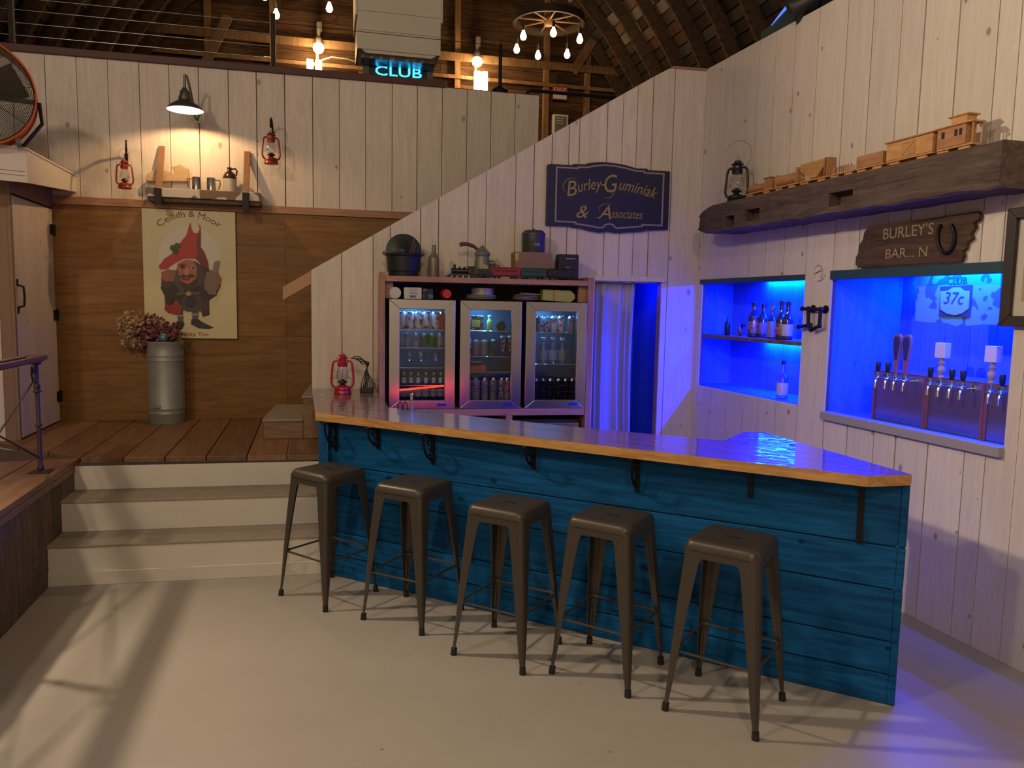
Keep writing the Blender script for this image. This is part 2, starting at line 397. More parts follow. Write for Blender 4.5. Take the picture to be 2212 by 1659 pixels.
# wall with the fridges, its top following the stairs
def ztop(u): return min(3.912, 2.08+(u-.0)*(3.90-2.08)/3.03)
FE = [0.0] + [FW.px(x, 450)[0] for x in (738, 806, 844, 909, 948, 1012, 1050, 1113, 1152, 1190, 1226, 1248, 1307, 1340, 1370, 1403, 1448)] + [3.41]
DOORH = (2.44, 3.06, 0, 2.06)
mb = MB()
mb.y = 0
boards(mb, FE, lambda u: 0.0, ztop, holes=[DOORH])
mb.prism([(0, .0), (2.44, .0), (2.44, 2.06), (3.06, 2.06), (3.06, 0), (3.41, 0), (3.41, 3.9), (3.03, 3.9), (0, 2.075)], .036, .10, 1)
struct('wall_centre', mb, [WHITE, CABV], FW, bev=.0015)
mb = MB(); mb.box(2.36, 3.10, -.02, 0, 2.055, 2.10)
struct('trim_3', mb, WHITE, FW, bev=.002)
mb = MB(); mb.box(3.09, 3.40, -.01, .1, 3.912, 3.932); struct('trim_4', mb, CABW, FW)
# wall with the blue openings
H1 = (.075, 1.497, 1.134, 2.08); H2 = (1.79, 3.19, 1.128, 2.09)
RE = [0] + [RW.px(x, 120)[0] for x in (1537, 1570, 1604, 1641, 1676, 1717, 1766, 1827, 1882, 1943, 1993, 2067, 2152)]
while RE[-1] < 5.6: RE.append(RE[-1]+random.uniform(.13, .24))
mb = MB(); boards(mb, RE, lambda u: 0.0, lambda u: 3.93, holes=[H1, H2])
struct('wall_right', mb, [WHITE2, GAP], RW, bev=.0015)
# the two recesses: back, sides, floor and ceiling of boards, blue LED light put into their colour
NICHEW = wood('blue_light_tinted_boards', (.05, .16, .55), (.09, .22, .65), vary=.05, knots=.4, knotcol=(.02, .05, .20), rough=.6, bump=.2)
def recess(name, H, d, mat):
    mb = MB(); u0, u1, z0, z1 = H; t = .02
    n = 8
    for i in range(n):
        a = u0+(u1-u0)*i/n; b = u0+(u1-u0)*(i+1)/n
        mb.box(a+.0015, b-.0015, d, d+t, z0, z1)
    mb.box(u0-t, u0, .03, d+t, z0-t, z1+t); mb.box(u1, u1+t, .03, d+t, z0-t, z1+t)
    mb.box(u0, u1, .03, d+t, z0-t, z0); mb.box(u0, u1, .03, d+t, z1, z1+t)
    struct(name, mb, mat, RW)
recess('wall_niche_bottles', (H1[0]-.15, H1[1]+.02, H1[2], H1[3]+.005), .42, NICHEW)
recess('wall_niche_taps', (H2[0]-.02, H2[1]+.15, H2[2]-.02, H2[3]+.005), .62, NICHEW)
mb = MB(); mb.box(H1[0]-.02, H1[1]+.005, -.012, .05, 2.045, 2.085); struct('trim_5', mb, plain('teal_painted_board', (.012, .06, .09), .5), RW, bev=.002)
mb = MB(); mb.box(H2[0]-.01, H2[1]+.15, -.012, .05, 2.04, 2.10); struct('trim_6', mb, MATS['teal_painted_board'], RW, bev=.002)
mb = MB(); mb.box(H2[0], H2[1], -.035, .05, 1.075, 1.13); struct('trim_7', mb, plain('grey_painted_sill', (.34, .32, .33), .5), RW, bev=.003)
# passage behind the curtain
mb = MB()
mb.box(2.42, 2.44, .1, 1.1, 0, 2.2); mb.box(3.2, 3.22, .1, 1.1, 0, 2.2); mb.box(2.42, 3.2, 1.1, 1.12, 0, 2.2); mb.box(2.42, 3.22, .1, 1.12, 2.2, 2.22)
struct('wall_passage', mb, NICHEW, FW)  # same boards, the blue light is in their colour
# enclosing walls of the hall behind the camera
mb = MB(); mb.box(-8, 7, -6.2, -6.1, 0, 5); struct('wall_front', mb, WHITE)
# ------------------------------------------------ barn gable and arched roof
GY = 5.2
ARCH = [(4.95, 2.6), (4.85, 3.4), (4.6, 4.2), (4.25, 4.9), (3.85, 5.6), (3.35, 6.3), (2.7, 7.0), (1.9, 7.65), (1.0, 8.2), (0, 8.65)]
UC = 2.55
def half(z):
    for (h0, z0), (h1, z1) in zip(ARCH, ARCH[1:]):
        if z0 <= z <= z1: return h0+(h1-h0)*(z-z0)/(z1-z0)
    return 0 if z > 8 else 4.95
mb = MB(); z = 2.6; k = 0
while z < 8.6:
    hh = .15; a = half(z+hh)+.15
    u = -a
    while u < a:
        L = min(random.uniform(1.5, 3.4), a-u)
        mb.box(UC+u+.004, UC+u+L-.002, GY, GY+.03, z+.004, z+hh-.003); u += L
    z += hh
mb.box(UC-5, UC+5, GY+.03, GY+.05, 2.6, 8.7, 1)
struct('wall_gable', mb, [BARN, GAP], BW)
for i, u in enumerate((-1.6, -.35, .60, 1.95, 3.5, 5.02, 5.75, 6.6)):
    mb = MB(); mb.box(u-.045, u+.045, GY-.10, GY, 2.95, min(8.3, 8.5-abs(u-UC)*.6) if i not in (0, 7) else 5.6)
    solo('wall_stud', mb, STUD, 'upright stud nailed against the dark gable boards beyond the loft', 'post', BW, (u, GY, 2.95), 'studs on the barn gable', bev=.004)
mb = MB(); mb.box(-2.0, 6.9, GY-.16, GY-.10, 5.78, 5.90); mb.box(-2.0, 6.9, GY-.13, GY-.10, 5.50, 5.56)
solo('gable_beam', mb, STUD, 'horizontal wooden beam across the gable above the two wall lights', 'beam', BW, (2.5, GY-.1, 5.8), bev=.004)
for sgn, u in ((-1, -.45), (1, 5.45)):
    mb = MB(); mb.bar((u, GY-.2, 5.2 if sgn < 0 else 5.75), (u+.42*(1 if sgn < 0 else .8), GY-.2, 6.1 if sgn < 0 else 6.3), .04, .14)
    solo('diagonal_brace', mb, STUD, 'slanting wooden brace at the %s end of the gable beam' % ('left' if sgn < 0 else 'right'), 'brace', BW, (u, GY-.2, 5.2))
# ribs
ys = [.25+.69*i for i in range(8)] + [-.44, -1.13, -1.82]
rib0 = None
for i, y in enumerate(ys):
    for sgn in (-1, 1):
        if y < .2 and sgn > 0 and y < -1.5: pass
        if rib0 is None or sgn not in rib0:
            mb = MB(); pr = ARCH
            for (h0, z0), (h1, z1) in zip(pr, pr[1:]):
                def ins(h, z):
                    L = math.hypot(h+1.0, z-3.2); return (h-.20*(h+1.0)/L, z-.20*(z-3.2)/L*.9)
                i0, i1 = ins(h0, z0), ins(h1, z1)
                x = lambda h: UC+sgn*h
                mb.hexa([(x(h0), -.025, z0), (x(i0[0]), -.025, i0[1]), (x(i0[0]), .025, i0[1]), (x(h0), .025, z0), (x(h1), -.025, z1), (x(i1[0]), -.025, i1[1]), (x(i1[0]), .025, i1[1]), (x(h1), .025, z1)])
            o = mb.build('roof_rib', RIBW)
            tag(o, 'curved laminated roof rib of the barn, %s side' % ('left' if sgn < 0 else 'right'), 'rib', 'curved ribs on the %s side of the barn roof' % ('left' if sgn < 0 else 'right'))
            rib0 = rib0 or {}; rib0[sgn] = o
        else:
            o = rib0[sgn].copy(); COL.objects.link(o)
        o.location = BW.O - BW.n*y; o.rotation_euler = (0, 0, BW.a)
# sheathing
mb = MB()
for sgn in (-1, 1):
    zz = []
    for (h0, z0), (h1, z1) in zip(ARCH, ARCH[1:]):
        n = 5
        for i in range(n):
            zz.append((h0+(h1-h0)*i/n, z0+(z1-z0)*i/n))
    zz.append(ARCH[-1])
    for (h0, z0), (h1, z1) in zip(zz, zz[1:]):
        y = -2.6
        g = .06
        ha, za = h0+(h1-h0)*g, z0+(z1-z0)*g; hb, zb = h1-(h1-h0)*g, z1-(z1-z0)*g
        while y < GY:
            L = min(random.choice((.69, 1.38, .69, .35)), GY-y)
            a, b = UC+sgn*(ha), UC+sgn*(hb)
            mb.hexa([(a, y+.002, za), (a+sgn*.02, y+.002, za), (a+sgn*.02, y+L-.002, za), (a, y+L-.002, za), (b, y+.002, zb), (b+sgn*.02, y+.002, zb+.01), (b+sgn*.02, y+L-.002, zb+.01), (b, y+L-.002, zb)])
            y += L
struct('ceiling', mb, ROOFM, BW)
mb = MB()
for sgn in (-1, 1):
    for (h0, z0), (h1, z1) in zip(ARCH, ARCH[1:]):
        a, b = UC+sgn*(h0+.05), UC+sgn*(h1+.05)
        mb.hexa([(a, -2.6, z0), (a+sgn*.03, -2.6, z0), (a+sgn*.03, GY, z0), (a, GY, z0), (b, -2.6, z1+.02), (b+sgn*.03, -2.6, z1+.04), (b+sgn*.03, GY, z1+.04), (b, GY, z1+.02)])
struct('ceiling_outer', mb, GAP, BW)
# loft floor behind the parapet
mb = MB(); mb.box(-2.4, 3.5, .12, GY, 2.80, 2.95); mb.box(3.5, 7.5, 1.3, GY, 2.80, 2.95); struct('floor_loft', mb, BARN, BW)

# ================================================================ STAGE, STEPS
st = thing('stage', 'raised stage floor of brown planks with a rough dark wooden side', 'stage', SD, (0, 0, .68))
mb = MB()
fr_ = [SD.loc(P)[:2] for P in ((-3.08, 5.41, 0), (-1.22, 5.70, 0), (-1.60, 6.50, 0), (1.35, 7.10, 0), (1.1, 8.30, 0), (-5.6, 6.70, 0))]
reg1 = [SD.loc(P)[:2] for P in ((-3.08, 5.41, 0), (-1.22, 5.715, 0), (-1.70, 6.50, 0), (-2.08, 7.53, 0), (-5.4, 6.74, 0))]
reg1b = [SD.loc(P)[:2] for P in ((-1.64, 6.56, 0), (-.3, 6.81, 0), (-.5, 7.90, 0), (-2.08, 7.53, 0))]
reg2 = [(0, 0), (-2.6, -.35), (-2.6, -5.2), (0, -5.2)]
reg3 = [(0, 0), reg1[-1], (-2.6, -.35)]
k = -10
pw = .285
for k in range(-10, 17):
    a, b = k*pw+.005, (k+1)*pw-.003
    for rg in (reg1, reg1b):
        q = clip(rg, 1, 0, a, b)
        if len(q) > 2: mb.prism(q, .64, .68, 0, 'xy')
    q = clip(reg2, 1, 0, a, b)
    if len(q) > 2:
        c = -1.1+.5*random.random()
        for lo, hi in ((-9, -3.3), (-3.296, c), (c+.004, 9)):
            qq = clip(q, 0, 1, lo, hi)
            if len(qq) > 2: mb.prism(qq, .64, .68, 0, 'xy')
mb.build('deck', DECK, st, bev=.003)
mb = MB()
mb.prism([(-.03, -.02)]+[(p[0]-.03 if i == 0 else p[0], p[1]) for i, p in enumerate([reg1[-1], (-2.6, -.35), (-2.6, -5.2)])]+[(-.03, -5.2)], 0, .64, 0, 'xy')
mb.build('body', GAP, st)
mb = MB()
for i in range(26):
    mb.box(-.03, -.008, -.02-.2*(i+1)+.003, -.02-.2*i, 0.0, .64)
mb.build('side_panel', RUST, st, bev=.002)
mb = MB(); mb.box(-.03, .0, -5.2, -.01, .60, .64); mb.build('edge_board', DECK, st)
PWHITE = plain('white_painted_wood', (.70, .65, .57), .5, noise=.06, nscale=5)
TREADW = plain('worn_grey_tread', (.33, .28, .23), .6, noise=.18, nscale=9)
sp = thing('stage_steps', 'white painted steps with worn grey treads climbing to the wooden stage', 'steps', SF, (0, 0, 0))
ux = 1.84
mb = MB(); mb.box(.0, ux, 0, .02, 0, .245); mb.box(0, ux, -.018, 0, 0, .09, 0); mb.build('riser', PWHITE, sp, bev=.003)
mb = MB(); mb.box(-.015, 1.80, .30, .32, .26, .458); mb.build('riser', PWHITE, sp, bev=.002)
mb = MB(); mb.box(-.03, 1.78, .61, .63, .473, .64); mb.build('riser', PWHITE, sp, bev=.002)
mb = MB(); mb.box(-.002, ux, -.012, .30, .245, .26); mb.build('tread', TREADW, sp, bev=.003)
mb = MB(); mb.box(-.02, 1.80, .288, .61, .458, .473); mb.build('tread', TREADW, sp, bev=.003)
# first steps of the stairs going up behind the fridge wall
b0 = onz(570, 948, .68)
SB = Fr((b0.x, b0.y), 10.6)
for k in range(2):
    u0 = .0 if k == 0 else .318
    u1 = .315 if k == 0 else .62
    zt = .845 if k == 0 else 1.04
    e = thing('stair_step', ['lowest wooden stair block with a pale grey top, left of the bar', 'second stair block with grey top half hidden by the bar end'][k], 'stair', SB, (u0, 0, .68), 'first stairs behind the bar')
    mb = MB(); mb.box(u0, u1, 0, .95, .68, zt-.02); mb.build('box', wood('rough_stair_wood', (.15, .09, .05), (.34, .22, .13), grain=(1.5, 10, 12), rough=.7, vary=.15, bump=.4), e, bev=.004)
    mb = MB(); mb.box(u0-.01, u1, -.012, .95, zt-.02, zt); mb.build('tread', plain('grey_stair_tread', (.32, .28, .23), .6, noise=.15), e, bev=.003)
mb = MB()
# stringer end sticking out past the wall
a = math.atan2(3.9-2.08, 3.03)
mb.prism([(-.235, 1.94), (.03, 2.10), (.03, 1.99), (-.235, 1.83)], .10, .14)
solo('stair_rail_end', mb, SOFTW, 'bare lumber board end slanting out past the top edge of the fridge wall', 'board', FW, (-.1, .12, 1.96), bev=.003)

# ================================================================ CLOSET on the stage
CL = Fr((-3.907, 6.064), 104.65)   # door plane: u runs away from the viewer, room on the -y side
# frame with u to the back, n = (sin a, -cos a) points to +X
cf = Fr((-4.0, 6.0), 47)
c1 = onz(57, 392, 2.767); 
mb = MB()
# door side wall frame (u 0 .. 1.0) and front wall
mb.box(-.03, .0, .0, .10, .68, 2.78)
mb.box(.0, 1.0, .0, .10, 2.62, 2.78); 
struct('wall_closet_side', mb, plain('brown_corner_post', (.25, .15, .09), .6, noise=.1), CL, bev=.003)
CFr = Fr((-3.925, 6.03), 14)
mb = MB(); ed2 = [-1.4, -1.2, -1.0, -.8, -.6, -.4, -.2, -.075]
boards(mb, ed2, lambda u: .68, lambda u: 2.77)
mb.box(-.075, 0.0, -.005, .03, .68, 2.77, 2)
struct('wall_closet_front', mb, [WHITE, GAP, MATS['brown_corner_post']], CFr, bev=.0015)
dr = thing('door_1', None, None, CL, (0, 0, .68), kind='structure')
mb = MB(); ed3 = [.015, .2, .38, .56, .74, .97]
boards(mb, ed3, lambda u: .695, lambda u: 2.60, th=.035, gap=.002)
mb.build('door_leaf', [WHITE, GAP], dr)
hz = [CL.px(124, y, 0)[1] for y in (487, 682, 852)]
for z in (2.42, 1.66, .92):
    mb = MB(); mb.box(.90, 1.0, -.012, .0, z-.045, z+.045); mb.cyl((.975, -.012, z-.05), (.975, -.012, z+.05), .012, n=8); mb.build('hinge', IRON, dr, bev=.002)
hu, hz_ = CL.px(47, 640, .03)
mb = MB(); mb.tube([(hu, 0, hz_-.09), (hu, -.045, hz_-.075), (hu, -.05, hz_), (hu, -.045, hz_+.075), (hu, 0, hz_+.09)], .009)
mb.box(hu-.016, hu+.016, -.006, 0, hz_-.135, hz_-.08); mb.box(hu-.016, hu+.016, -.006, 0, hz_+.08, hz_+.135)
mb.build('door_handle', IRON, dr, True)
# roof slab of the closet with its fascia boards
A = Vector(BW.W(-.79, 0.0, 0)); A.z = 0
K = Vector((-3.645, 5.861, 0)); Dk = Vector((-.127, -.104, 0)).normalized()
e = thing('closet_roof', None, None, WF, (K.x, K.y, 2.767), kind='structure'); e.name = 'trim_8'; ORG['trim_8'] = (K.x, K.y, 2.767)
sd = (A-K).normalized(); nn = Vector((-sd.y, sd.x, 0)); n2 = Vector((Dk.y, -Dk.x, 0))
if n2.y < 0: n2 = -n2
mb = MB()
def wedge(P, Q, off, zb0, zb1, zt):
    a, b, c, d = P, Q, Q+off, P+off
    mb.hexa([(a.x, a.y, zb0), (b.x, b.y, zb1), (c.x, c.y, zb1), (d.x, d.y, zb0), (a.x, a.y, zt), (b.x, b.y, zt), (c.x, c.y, zt), (d.x, d.y, zt)])
wedge(K, A, nn*.02, 2.665, 2.767, 2.905); mb.build('side_fascia', PWHITE, e, bev=.002)
mb = MB(); L2 = K+Dk*1.3; wedge(K, L2, n2*.02, 2.745, 2.745, 2.905); wedge(K, L2, n2*.022-n2*.0, 2.715, 2.715, 2.742); wedge(K, L2, n2*.02, 2.665, 2.665, 2.712); mb.build('front_fascia', PWHITE, e, bev=.002)
mb = MB(); far = A+Vector((-1.3, -.31, 0)); mb.prism([(K.x+.01, K.y-.012), (A.x+.01, A.y), (far.x, far.y), (L2.x, L2.y-.01)], 2.905, 2.92, 0, 'xy'); mb.build('cap', PWHITE, e)
mb = MB(); mb.prism([(K.x-.02, K.y+.02), (A.x-.02, A.y), (far.x, far.y), (L2.x, L2.y+.02)], 2.775, 2.785, 0, 'xy'); mb.build('soffit', MATS['brown_corner_post'], e)

# ================================================================ BAR COUNTER
bar = thing('bar_counter', 'blue stained board bar with a glossy wooden top and iron brackets', 'bar', BR, (0, 0, 0))
zb = sorted(max(0, BR.px(1925, y)[1]) for y in (1181, 1274, 1388))
zl = [0.0, zb[0]*.48, zb[0], zb[1], zb[2], 1.05]
mb = MB()
for a, b in zip(zl, zl[1:]): mb.box(-.045, 3.342, random.uniform(0, .003), .025, a+.003, b-.003)
mb.build('front_boards', BLUE, bar, bev=.003)
mb = MB(); mb.box(.03, 3.33, .02, .33, .02, 1.05); mb.build('body', plain('dark_bar_back', (.05, .03, .025), .6), bar)
mb = MB()
for a, b in zip(zl, zl[1:]): mb.box(3.342, 3.375, -.004, .03, a+.006, b-.006)
mb.box(3.342, 3.372, .004, .028, 0, 1.05); mb.build('corner_boards', BLUE, bar, bev=.004)
# left end panel, running back to the wall
L = [BR.loc(P)[:2] for P in ((-1.262, 4.985, 0), (-1.195, 4.965, 0), (-1.58, 6.38, 0), (-1.62, 6.385, 0))]
mb = MB(); mb.prism(L, .262, 1.05, 0, 'xy'); mb.build('end_panel', wood('blue_stained_upright', (.003, .040, .13), (.008, .115, .32), grain=(11, 11, 1.4), rough=.5, vary=.1, bump=.3), bar, bev=.003)
Rr = [BR.loc(P)[:2] for P in ((1.775, 3.45, 0), (1.745, 3.45, 0), (1.43, 4.48, 0), (1.46, 4.49, 0))]
mb = MB(); mb.prism(Rr, .0, 1.05, 0, 'xy'); mb.build('return_panel', BLUE, bar)
slab = [BR.loc(P)[:2] for P in ((-1.2803, 4.977, 0), (1.5847, 3.351, 0), (1.804, 3.398, 0), (1.50, 4.534, 0), (1.384, 4.522, 0), (1.175, 4.199, 0), (.406, 4.579, 0), (-.854, 5.308, 0), (-1.062, 6.093, 0), (-1.17, 6.48, 0), (-1.675, 6.385, 0))]
mb = MB(); n = len(slab)
A = [mb.bm.verts.new((a, b, 1.05)) for a, b in slab]; B = [mb.bm.verts.new((a, b, 1.10)) for a, b in slab]
mb.face(A[::-1], 1); mb.face(B, 0)
for i in range(n): mb.face([A[i], A[(i+1)%n], B[(i+1)%n], B[i]], 1)
mb.build('bar_top', [TOPW, EDGEW], bar)
for i, px_ in enumerate((727, 818, 935, 1152, 1377, 1623, 1864)):
    u = BR.px(px_, 1040)[0]
    mb = MB(); lg = .30 if i == 6 else (.20 if i in (0, 2, 4) else .15)
    mb.box(u-.013, u+.013, -.010, 0, 1.05-lg, 1.05); mb.box(u-.013, u+.013, -.13, 0, 1.040, 1.05)
    if i < 5:
        pts = [(u, -.012-.10*math.sin(t*PI/2)**1.2, 1.05-lg*.85+lg*.80*(1-math.cos(t*PI/2))) for t in [k/8 for k in range(9)]]
        mb.tube(pts, .0075, 6)
        for cy, cz, rr in ((-.045, 1.05-lg*.25, .024), (-.03, 1.05-lg*.62, .018)):
            mb.tube([(u, cy+rr*math.cos(q*.5), cz+rr*math.sin(q*.5)) for q in range(11)], .005, 6)
    mb.cyl((u, -.014, 1.05-lg+.015), (u, -.01, 1.05-lg+.015), .006, n=8)
    mb.build('bracket', IRON, bar, bev=.001)
ir = [Vector(p) for p in ((2.42, .33, 1.035), (1.6, .335, 1.035), (.25, .335, 1.035))]
e = thing('led_strip', 'red light strip under the inner edge of the bar top', 'light strip', BR, (1.3, .34, 1.03))
mb = MB(); mb.box(.3, 1.15, .345, .35, 1.02, 1.04); mb.build('strip', LEDR, e)

# ================================================================ STOOLS
def make_stool(label):
    t = local('bar_stool', label, 'stool', (0, 0, 0), 0, 'metal stools along the bar')
    H = .80; K = .8/.76
    def rr(h, r, z, n=6, dent=0):
        out = []
        for cx, cy, a0 in ((1, 1, 0), (-1, 1, 90), (-1, -1, 180), (1, -1, 270)):
            for k in range(n+1):
                a = R(a0+90*k/n); out.append((cx*(h-r)+r*math.cos(a), cy*(h-r)+r*math.sin(a), z))
        return out
    mb = MB()
    mb.rings([rr(.166, .04, H-.078), rr(.166, .04, H-.046), rr(.170, .042, H-.044), rr(.170, .042, H-.040), rr(.1635, .04, H-.016), rr(.158, .042, H-.005), rr(.148, .04, H), rr(.12, .03, H-.002), rr(.04, .012, H-.004)])
    s = mb.build('seat', GUN, t, True)
    mb = MB(); mb.box(-.034, .034, -.0075, .0075, H-.0045, H-.0022); mb.build('hand_slot', BLACKP, t, bev=.0006)
    for sx in (1, -1):
        for sy in (1, -1):
            mb = MB(); rs = []
            for z, w, c in ((.735, .150, .1650), (.704, .145, .1660), (.698, .105, .1665), (.688, .087, .1672), (.672, .078, .1685), (.65, .075, .1705), (.5, .063, .1835), (.3, .046, .198), (.12, .031, .2085), (.035, .020, .2135)):
                r = min(.022, w*.6); a = []
                n = 5
                for off in (0, .0035):
                    q = [(c-w, c-off), ] + [(c-r+(r-off)*math.sin(PI/2*k/n), c-r+(r-off)*math.cos(PI/2*k/n)) for k in range(n+1)] + [(c-off, c-w)]
                    a += q if off == 0 else q[::-1]
                rs.append([(sx*x, sy*y, z) for x, y in a])
            mb.rings([[(x, y, z*K-.002) for x, y, z in r] for r in rs])
            # stiffening rib on the corner
            d = 1/math.sqrt(2)
            mb.tube([(sx*(.207-.006), sy*(.207-.006), .075), (sx*(.2005-.006), sy*(.2005-.006), .17), (sx*(.194-.006), sy*(.194-.006), .255)], [.003, .0075, .003], 8)
            lg = mb.build('leg', GUN, t, True)
            mb = MB(); mb.cyl((sx*.2035, sy*.2035, .036), (sx*.206, sy*.206, 0), .0155, .017, 12)
            mb.build('rubber_foot', BLACKP, lg, True)
    z = .285; c = .186
    for p, q in (((c, -c), (c, c)), ((-c, -c), (-c, c)), ((-c, c), (c, c)), ((-c, -c), (c, -c))):
        mb = MB(); dx = Vector((q[0]-p[0], q[1]-p[1], 0)).normalized()
        P = Vector((p[0], p[1], z))+dx*.012; Q = Vector((q[0], q[1], z))-dx*.012
        mb.tube([P, P+dx*.03, Q-dx*.03, Q], [.012, .0065, .0065, .012], 8)
        mb.build('footrest_bar', GUN, t, True)
    mb = MB()
    for s_ in (1, -1): mb.bar((-.155, -.155*s_, .712+.004*s_), (.155, .155*s_, .712+.004*s_), .016, .003)
    for sx, sy in ((1, 1), (1, -1), (-1, 1), (-1, -1)): mb.cyl((sx*.13, sy*.13, .70), (sx*.13, sy*.13, .722), .008, n=8)
    mb.build('cross_brace', GUN, t)
    return t
SP = [((-1.126, 4.675), -35.5, 'dark metal bar stool nearest the white steps, with no stool on its left'),
      ((-.555, 4.368), -28.5, 'dark metal bar stool standing second from the steps'),
      ((.002, 3.934), -29.5, 'dark metal bar stool in the middle of the row of five'),
      ((.510, 3.734), -32.6, 'dark metal bar stool fourth from the steps, beside the foremost stool'),
      ((1.012, 3.393), -34.4, 'foremost dark metal bar stool, closest to the right end of the bar')]
base_stool = None
for (x, y), a, lb in SP:
    if base_stool is None:
        base_stool = make_stool(lb); base_stool.location = (x, y, 0); base_stool.rotation_euler = (0, 0, R(a))
    else: dup(base_stool, (x, y, 0), R(a), lb)

# ================================================================ FRIDGE CABINET
cab = thing('fridge_cabinet', 'open brown pine shelving unit holding three glass door fridges', 'shelving', FW, (1.4, -.25, 0))
for u0, u1 in ((.552, .597), (2.236, 2.285)):
    mb = MB(); mb.box(u0, u1, -.5, -.003, 0, 2.062); mb.build('side_panel', CABV, cab, bev=.003)
mb = MB(); mb.box(.598, 2.235, -.495, -.003, 1.992, 2.035); mb.build('top_shelf', CABW, cab, bev=.003)
mb = MB(); mb.box(.598, 2.235, -.495, -.003, .928, .985); mb.build('lower_shelf', CABW, cab, bev=.003)
mb = MB(); mb.box(.598, 2.235, -.49, -.003, .0, .04); mb.build('bottom_shelf', CABW, cab, bev=.003)
for u in (1.13, 1.60):
    mb = MB(); mb.box(u-.025, u+.025, -.495, -.05, .04, .928); mb.build('divider', CABV, cab, bev=.003)
for u0, u1 in ((.598, .66), (2.17, 2.235)):
    mb = MB(); mb.box(u0, u1, -.44, -.40, 1.86, 1.992); mb.build('cleat', CABW, cab, bev=.002)
mb = MB(); mb.box(.598, 2.235, -.012, -.003, .04, 1.99); mb.build('back_panel', plain('dark_back_panel', (.05, .025, .015), .7), cab)
FZ = (.988, 1.855)
def make_fridge(u0, u1, label):
    t = thing('beverage_fridge', label, 'fridge', FW, ((u0+u1)/2, -.25, FZ[0]), 'glass door drink fridges')
    z0, z1 = FZ
    mb = MB(); yb, yf = -.05, -.455; th = .02
    mb.box(u0, u1, yb-th, yb, z0, z1); mb.box(u0, u0+th, yf, yb-th, z0, z1); mb.box(u1-th, u1, yf, yb-th, z0, z1)
    mb.box(u0+th, u1-th, yf, yb-th, z0, z0+.05); mb.box(u0+th, u1-th, yf, yb-th, z1-.03, z1)
    mb.build('cabinet_body', BLACKP, t)
    mb = MB(); mb.box(u0+th, u1-th, yb-th-.004, yb-th, z0+.05, z1-.03); mb.build('inner_lining', plain('dark_grey_lining', (.025, .027, .027), .5), t)
    sw, tw, bw = .083, .075, .066; y0, y1 = -.5, -.458
    d = thing_part('door', t)
    for q in ([(u0, z1), (u1, z1), (u1-sw, z1-tw), (u0+sw, z1-tw)], [(u0, z0), (u0+sw, z0+bw), (u1-sw, z0+bw), (u1, z0)], [(u0, z0), (u0+sw, z0+bw), (u0+sw, z1-tw), (u0, z1)], [(u1, z0), (u1-sw, z0+bw), (u1-sw, z1-tw), (u1, z1)]):
        d.prism(q, y0, y1)
    d = d.build('door_frame', STEEL, t, bev=.003)
    mb = MB(); mb.box(u0+sw, u1-sw, -.482, -.478, z0+bw, z1-tw); mb.build('door_glass', SMOKE, t)
    mb = MB(); mb.box(u1-sw-.06, u1-sw+.015, -.5025, -.5, z0+.022, z0+.044); mb.build('badge', plain('blue_badge', (.02, .02, .35), .3), t)
    mb = MB(); mb.box(u0+.12, u1-.20, -.40, -.20, z1-.042, z1-.031); mb.build('interior_light', LEDC, t)
    return t
def thing_part(n, t): return MB()
FR = [((.627, 1.150), 'left of the three glass door fridges, with white cans on top shelf'), ((1.187, 1.688), 'middle glass door fridge, with a yellow bottle on its top shelf'), ((1.722, 2.233), 'right glass door fridge beside the curtain, with clear bottles inside')]
SHZ = [(1.617, 1.471, 1.312), (1.613, 1.405, 1.28), (1.607, 1.345)]
for i, ((u0, u1), lb) in enumerate(FR):
    f = make_fridge(u0, u1, lb)
    for z in SHZ[i]:
        mb = MB(); mb.box(u0+.022, u1-.022, -.42, -.08, z-.004, z, 0); mb.tube([(u0+.022, -.42, z-.002), (u1-.022, -.42, z-.002)], .004, 6, 1)
        mb.build('shelf', [GLASS, CHROME], f)
    if True:
        mb = MB()
        for z in (1.115, 1.168): mb.tube([(u0+.022, -.425, z), (u1-.022, -.425, z)], .0022, 6)
        mb.build('basket_rail', CHROME, f)
# stainless cooler under the lower shelf
e = thing('under_counter_cooler', 'stainless front cooler under the lower shelf behind the bar', 'cooler', FW, (1.92, -.3, .04))
mb = MB(); mb.box(1.66, 2.20, -.44, -.06, .041, .885); mb.build('cabinet_body', BLACKP, e, bev=.004)
mb = MB(); mb.box(1.665, 2.195, -.47, -.441, .10, .86); mb.build('door', STEEL, e, bev=.004)

# ---------------------------------------------------------------- drinks
def canmesh(r, h, mats, label, group, loc, name='drink_can'):
    t = local(name, label, 'can', loc, 0, group)
    mb = MB(); mb.lathe([(r*.8, 0), (r*.92, .006), (r, .014), (r, h-.016)], n=18); mb.build('body', mats, t, True)
    mb = MB(); mb.lathe([(r, h-.016), (r*.82, h-.002), (r*.80, h), (r*.76, h-.004), (.001, h-.004)], n=18, cap=False); mb.build('lid', STEEL, t, True)
    return t
def canart(name, base, blob, band=None, scale=26):
    if name in MATS: return MATS[name]
    m, nt, N, L, B = newmat(name)
    tc = N.new('ShaderNodeTexCoord'); no = N.new('ShaderNodeTexNoise'); no.inputs['Scale'].default_value = scale; no.inputs['Detail'].default_value = 2
    L.new(tc.outputs['Object'], no.inputs['Vector']); cr = N.new('ShaderNodeValToRGB'); cr.color_ramp.interpolation = 'CONSTANT'
    e = cr.color_ramp.elements; e[0].color = rgba(base); e[1].position = .56; e[1].color = rgba(blob)
    if band: x = e.new(.62); x.color = rgba(band)
    L.new(no.outputs['Fac'], cr.inputs[0]); L.new(cr.outputs[0], B.inputs['Base Color']); B.inputs['Roughness'].default_value = .3; B.inputs['Metallic'].default_value = .3
    MATS[name] = m; return m
